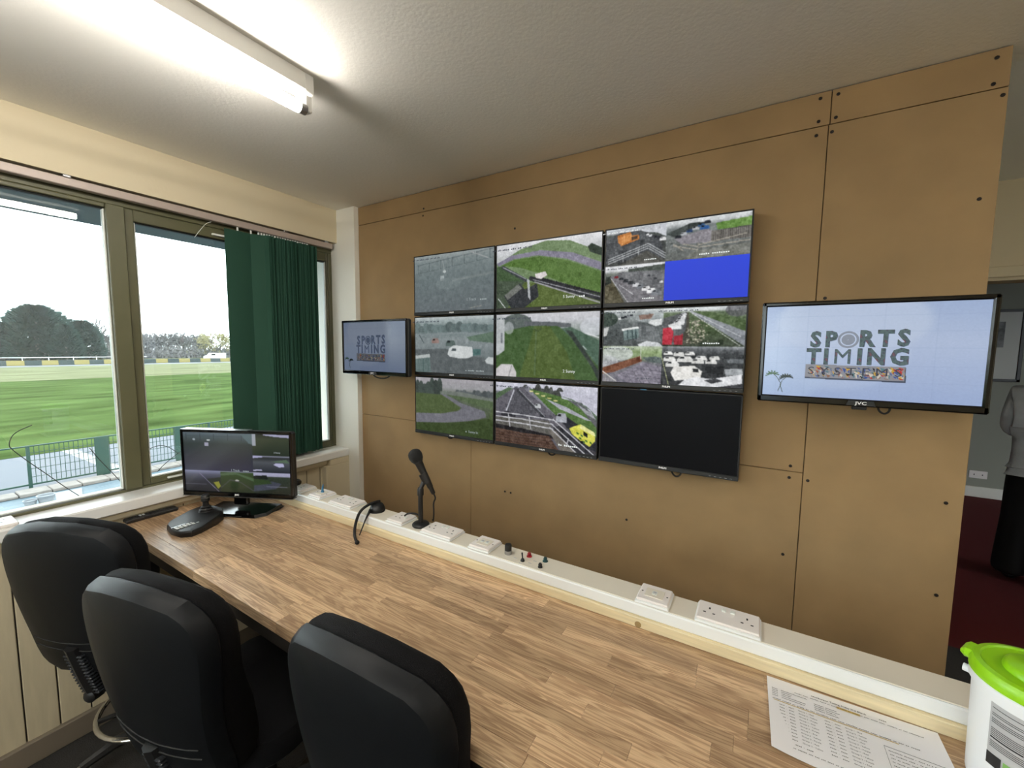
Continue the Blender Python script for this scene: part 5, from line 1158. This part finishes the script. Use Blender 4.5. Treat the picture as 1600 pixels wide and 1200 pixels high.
# trees
M_con = mat('conifer_foliage', (44, 62, 58), .95, spec=0.0, var=.3, vscale=.6); M_bark = mat('grey_bark', (96, 92, 88), .9); M_twig = mat('grey_brown_twigs', (98, 96, 96), .95); M_ytw = mat('yellow_green_buds', (140, 134, 98), .95)
def conifer(x, y, h, r, label, seed, n=2600, power=.6):
    g = np.random.default_rng(seed); t = thing('conifer_tree', label, 'tree', (x, y, GZ), group='conifers beyond the barrier')
    MB().cyl((x, y, GZ), (x, y, GZ+h*.8), r*.07, r*.02, 8).build('trunk', M_bark, t)
    vs = []; fs = []
    for i in range(n):
        u = g.random()**.85; z = .04+.94*u; a = g.random()*2*PI; lump = 1+.16*math.sin(a*3+seed)+.10*math.sin(a*7+z*12)
        rr = r*lump*(1-u**2.2)**power*(.55+.45*math.sqrt(g.random()))+.15
        c = np.array((x+rr*math.cos(a), y+rr*math.sin(a), GZ+h*z)); s = h*.045*g.uniform(.6, 1.5)
        out = np.array((math.cos(a), math.sin(a), .35+.5*u)); out /= np.linalg.norm(out); sd = np.cross(out, (0, 0, 1)); sd /= np.linalg.norm(sd)
        up = np.cross(sd, out); k = len(vs)
        vs += [c+out*s*1.5, c-out*s*.6+sd*s*.7, c-out*s*.6-sd*s*.7, c+up*s*.55]
        fs += [(k, k+1, k+3), (k, k+3, k+2), (k+1, k+2, k+3)]
    MB().add([tuple(v) for v in vs], fs).build('crown', M_con, t)
def bare(x, y, h, label, seed, m=None, depth=6, spread=.55, grp='bare trees beyond the barrier', thick=1.0):
    g = np.random.default_rng(seed); t = thing('bare_tree', label, 'tree', (x, y, GZ), group=grp)
    segs = []
    def grow(p, d, L, r, k):
        q = p+d*L; segs.append((p, q, r, r*.7))
        if k == 0: return
        for _ in range(3 if k > 2 else 2):
            nd = d+g.normal(0, spread, 3)+np.array((0, 0, .18)); nd /= np.linalg.norm(nd); grow(q, nd, L*g.uniform(.70, .90), r*.64, k-1)
    for _ in range(3):
        d0 = np.array((0, 0, 1.0))+g.normal(0, .22, 3); grow(np.array((x, y, GZ)), d0/np.linalg.norm(d0), h*.19, h*.020*thick, depth-1)
    mt = MB(); mc = MB()
    for i, (p, q, r, r2) in enumerate(segs): (mt if r > h*.008*thick else mc).cyl(p, q, max(r, .085*thick), max(r2, .07*thick), 3, caps=False)
    mt.build('trunk', M_bark, t); mc.build('branches', m or M_twig, t)
T = -190
def at(px, X=T): p = ox(px, 557, X); return p.x, p.y
x, y = at(60); conifer(x, y, 16.6, 8.8, 'large dark conifer, tallest of the trees seen through the left pane', 3, 4200, .55)
x, y = at(104, -184); conifer(x, y, 11.0, 3.6, 'narrow conifer close against the right side of the large one', 5, 1500)
x, y = at(131); conifer(x, y, 12.6, 5.2, 'rounded dark conifer right of the large one', 8, 2400, .5)
x, y = at(8); conifer(x, y, 11.0, 5.0, 'dark conifer at the left edge of the window', 12, 2000, .5)
x, y = at(-30); conifer(x, y, 13.0, 6.0, 'conifer at the far left half hidden by the window edge', 15, 1500, .5)
x, y = at(158, -200); bare(x, y, 19, 'tall bare tree just left of the mullion', 4, depth=6)
k = 0
for (px, X, h_) in [(168, -203, 13), (176, -207, 13.5), (184, -203, 13)]+[(216+7.5*i, -198-(i*5 % 9), 12.8+1.6*math.sin(i*2.3)) for i in range(15)]+[(378, -204, 9), (500, -200, 9.5), (513, -204, 9)]:
    x, y = at(px, X); bare(x, y, h_, 'bare grey tree in the thin wood beyond the barrier', 20+k, depth=6, spread=.42, grp='thin bare wood beyond the barrier', thick=.8); k += 1
x, y = at(338, -192); bare(x, y, 14.8, 'broad yellowish budding tree behind the white van', 61, M_ytw, depth=7, spread=.62, grp='budding tree', thick=.9)
# low scrub under the wood
g = np.random.default_rng(77); vs = []; fs = []
for i in range(9000):
    y = g.uniform(20, 120); x = -196+g.normal(0, 3); z = GZ+abs(g.normal(0, 2.4)); s = g.uniform(.2, .55); k = len(vs); a = g.random()*PI
    vs += [(x-s*math.cos(a), y-s*math.sin(a), z), (x+s*math.cos(a), y+s*math.sin(a), z), (x, y, z+s*1.8)]; fs.append((k, k+1, k+2))
q = MB().add(vs, fs).build('undergrowth', M_twig); tag(q, 'low grey brown scrub under the far trees', 'scrub', kind='stuff')
# post and rail behind the barrier
t = thing('rail_fence', 'thin white post and rail fence behind the far barrier', 'fence', (-158, 30, GZ))
MB().box((-158.03, 8, GZ+1.5), (-157.97, 48, GZ+1.62)).build('rail', M_tub, t)
for k in range(9): MB().box((-158.06, 10+k*4.5-.06, GZ), (-157.94, 10+k*4.5+.06, GZ+1.7)).build('post', M_tub, t)

# ------------------------------------------------------------------ misty air over the circuit
HAZE = 0.0002
m = bpy.data.materials.new('mist'); m.use_nodes = True; nt = m.node_tree; nt.nodes.clear()
o_ = nt.nodes.new('ShaderNodeOutputMaterial'); v_ = nt.nodes.new('ShaderNodeVolumeScatter'); v_.inputs['Density'].default_value = HAZE; v_.inputs['Color'].default_value = (.93, .97, 1, 1)
v_.inputs['Anisotropy'].default_value = 0.0
nt.links.new(v_.outputs[0], o_.inputs['Volume'])
if HAZE > 0:
    q = MB().box((-500, -250, GZ+.05), (-32, 500, GZ+22)).build('mist', m); tag(q, 'thin mist lying over the circuit', 'mist', kind='stuff')

# ------------------------------------------------------------------ lettering -> meshes (one depsgraph update for all)
dg = bpy.context.evaluated_depsgraph_get(); dg.update()
cache = {}
for (o, name, m, parent, loc, rot, sx) in TEXTS:
    me = bpy.data.meshes.new_from_object(o.evaluated_get(dg)); me.name = name
    me.materials.clear(); me.materials.append(m)
    q = bpy.data.objects.new(name, me); col.objects.link(q); q.parent = parent; q.location = loc; q.rotation_euler = rot; q.scale = (sx, 1, 1)
for (o, *_x) in TEXTS: bpy.data.objects.remove(o, do_unlink=True)
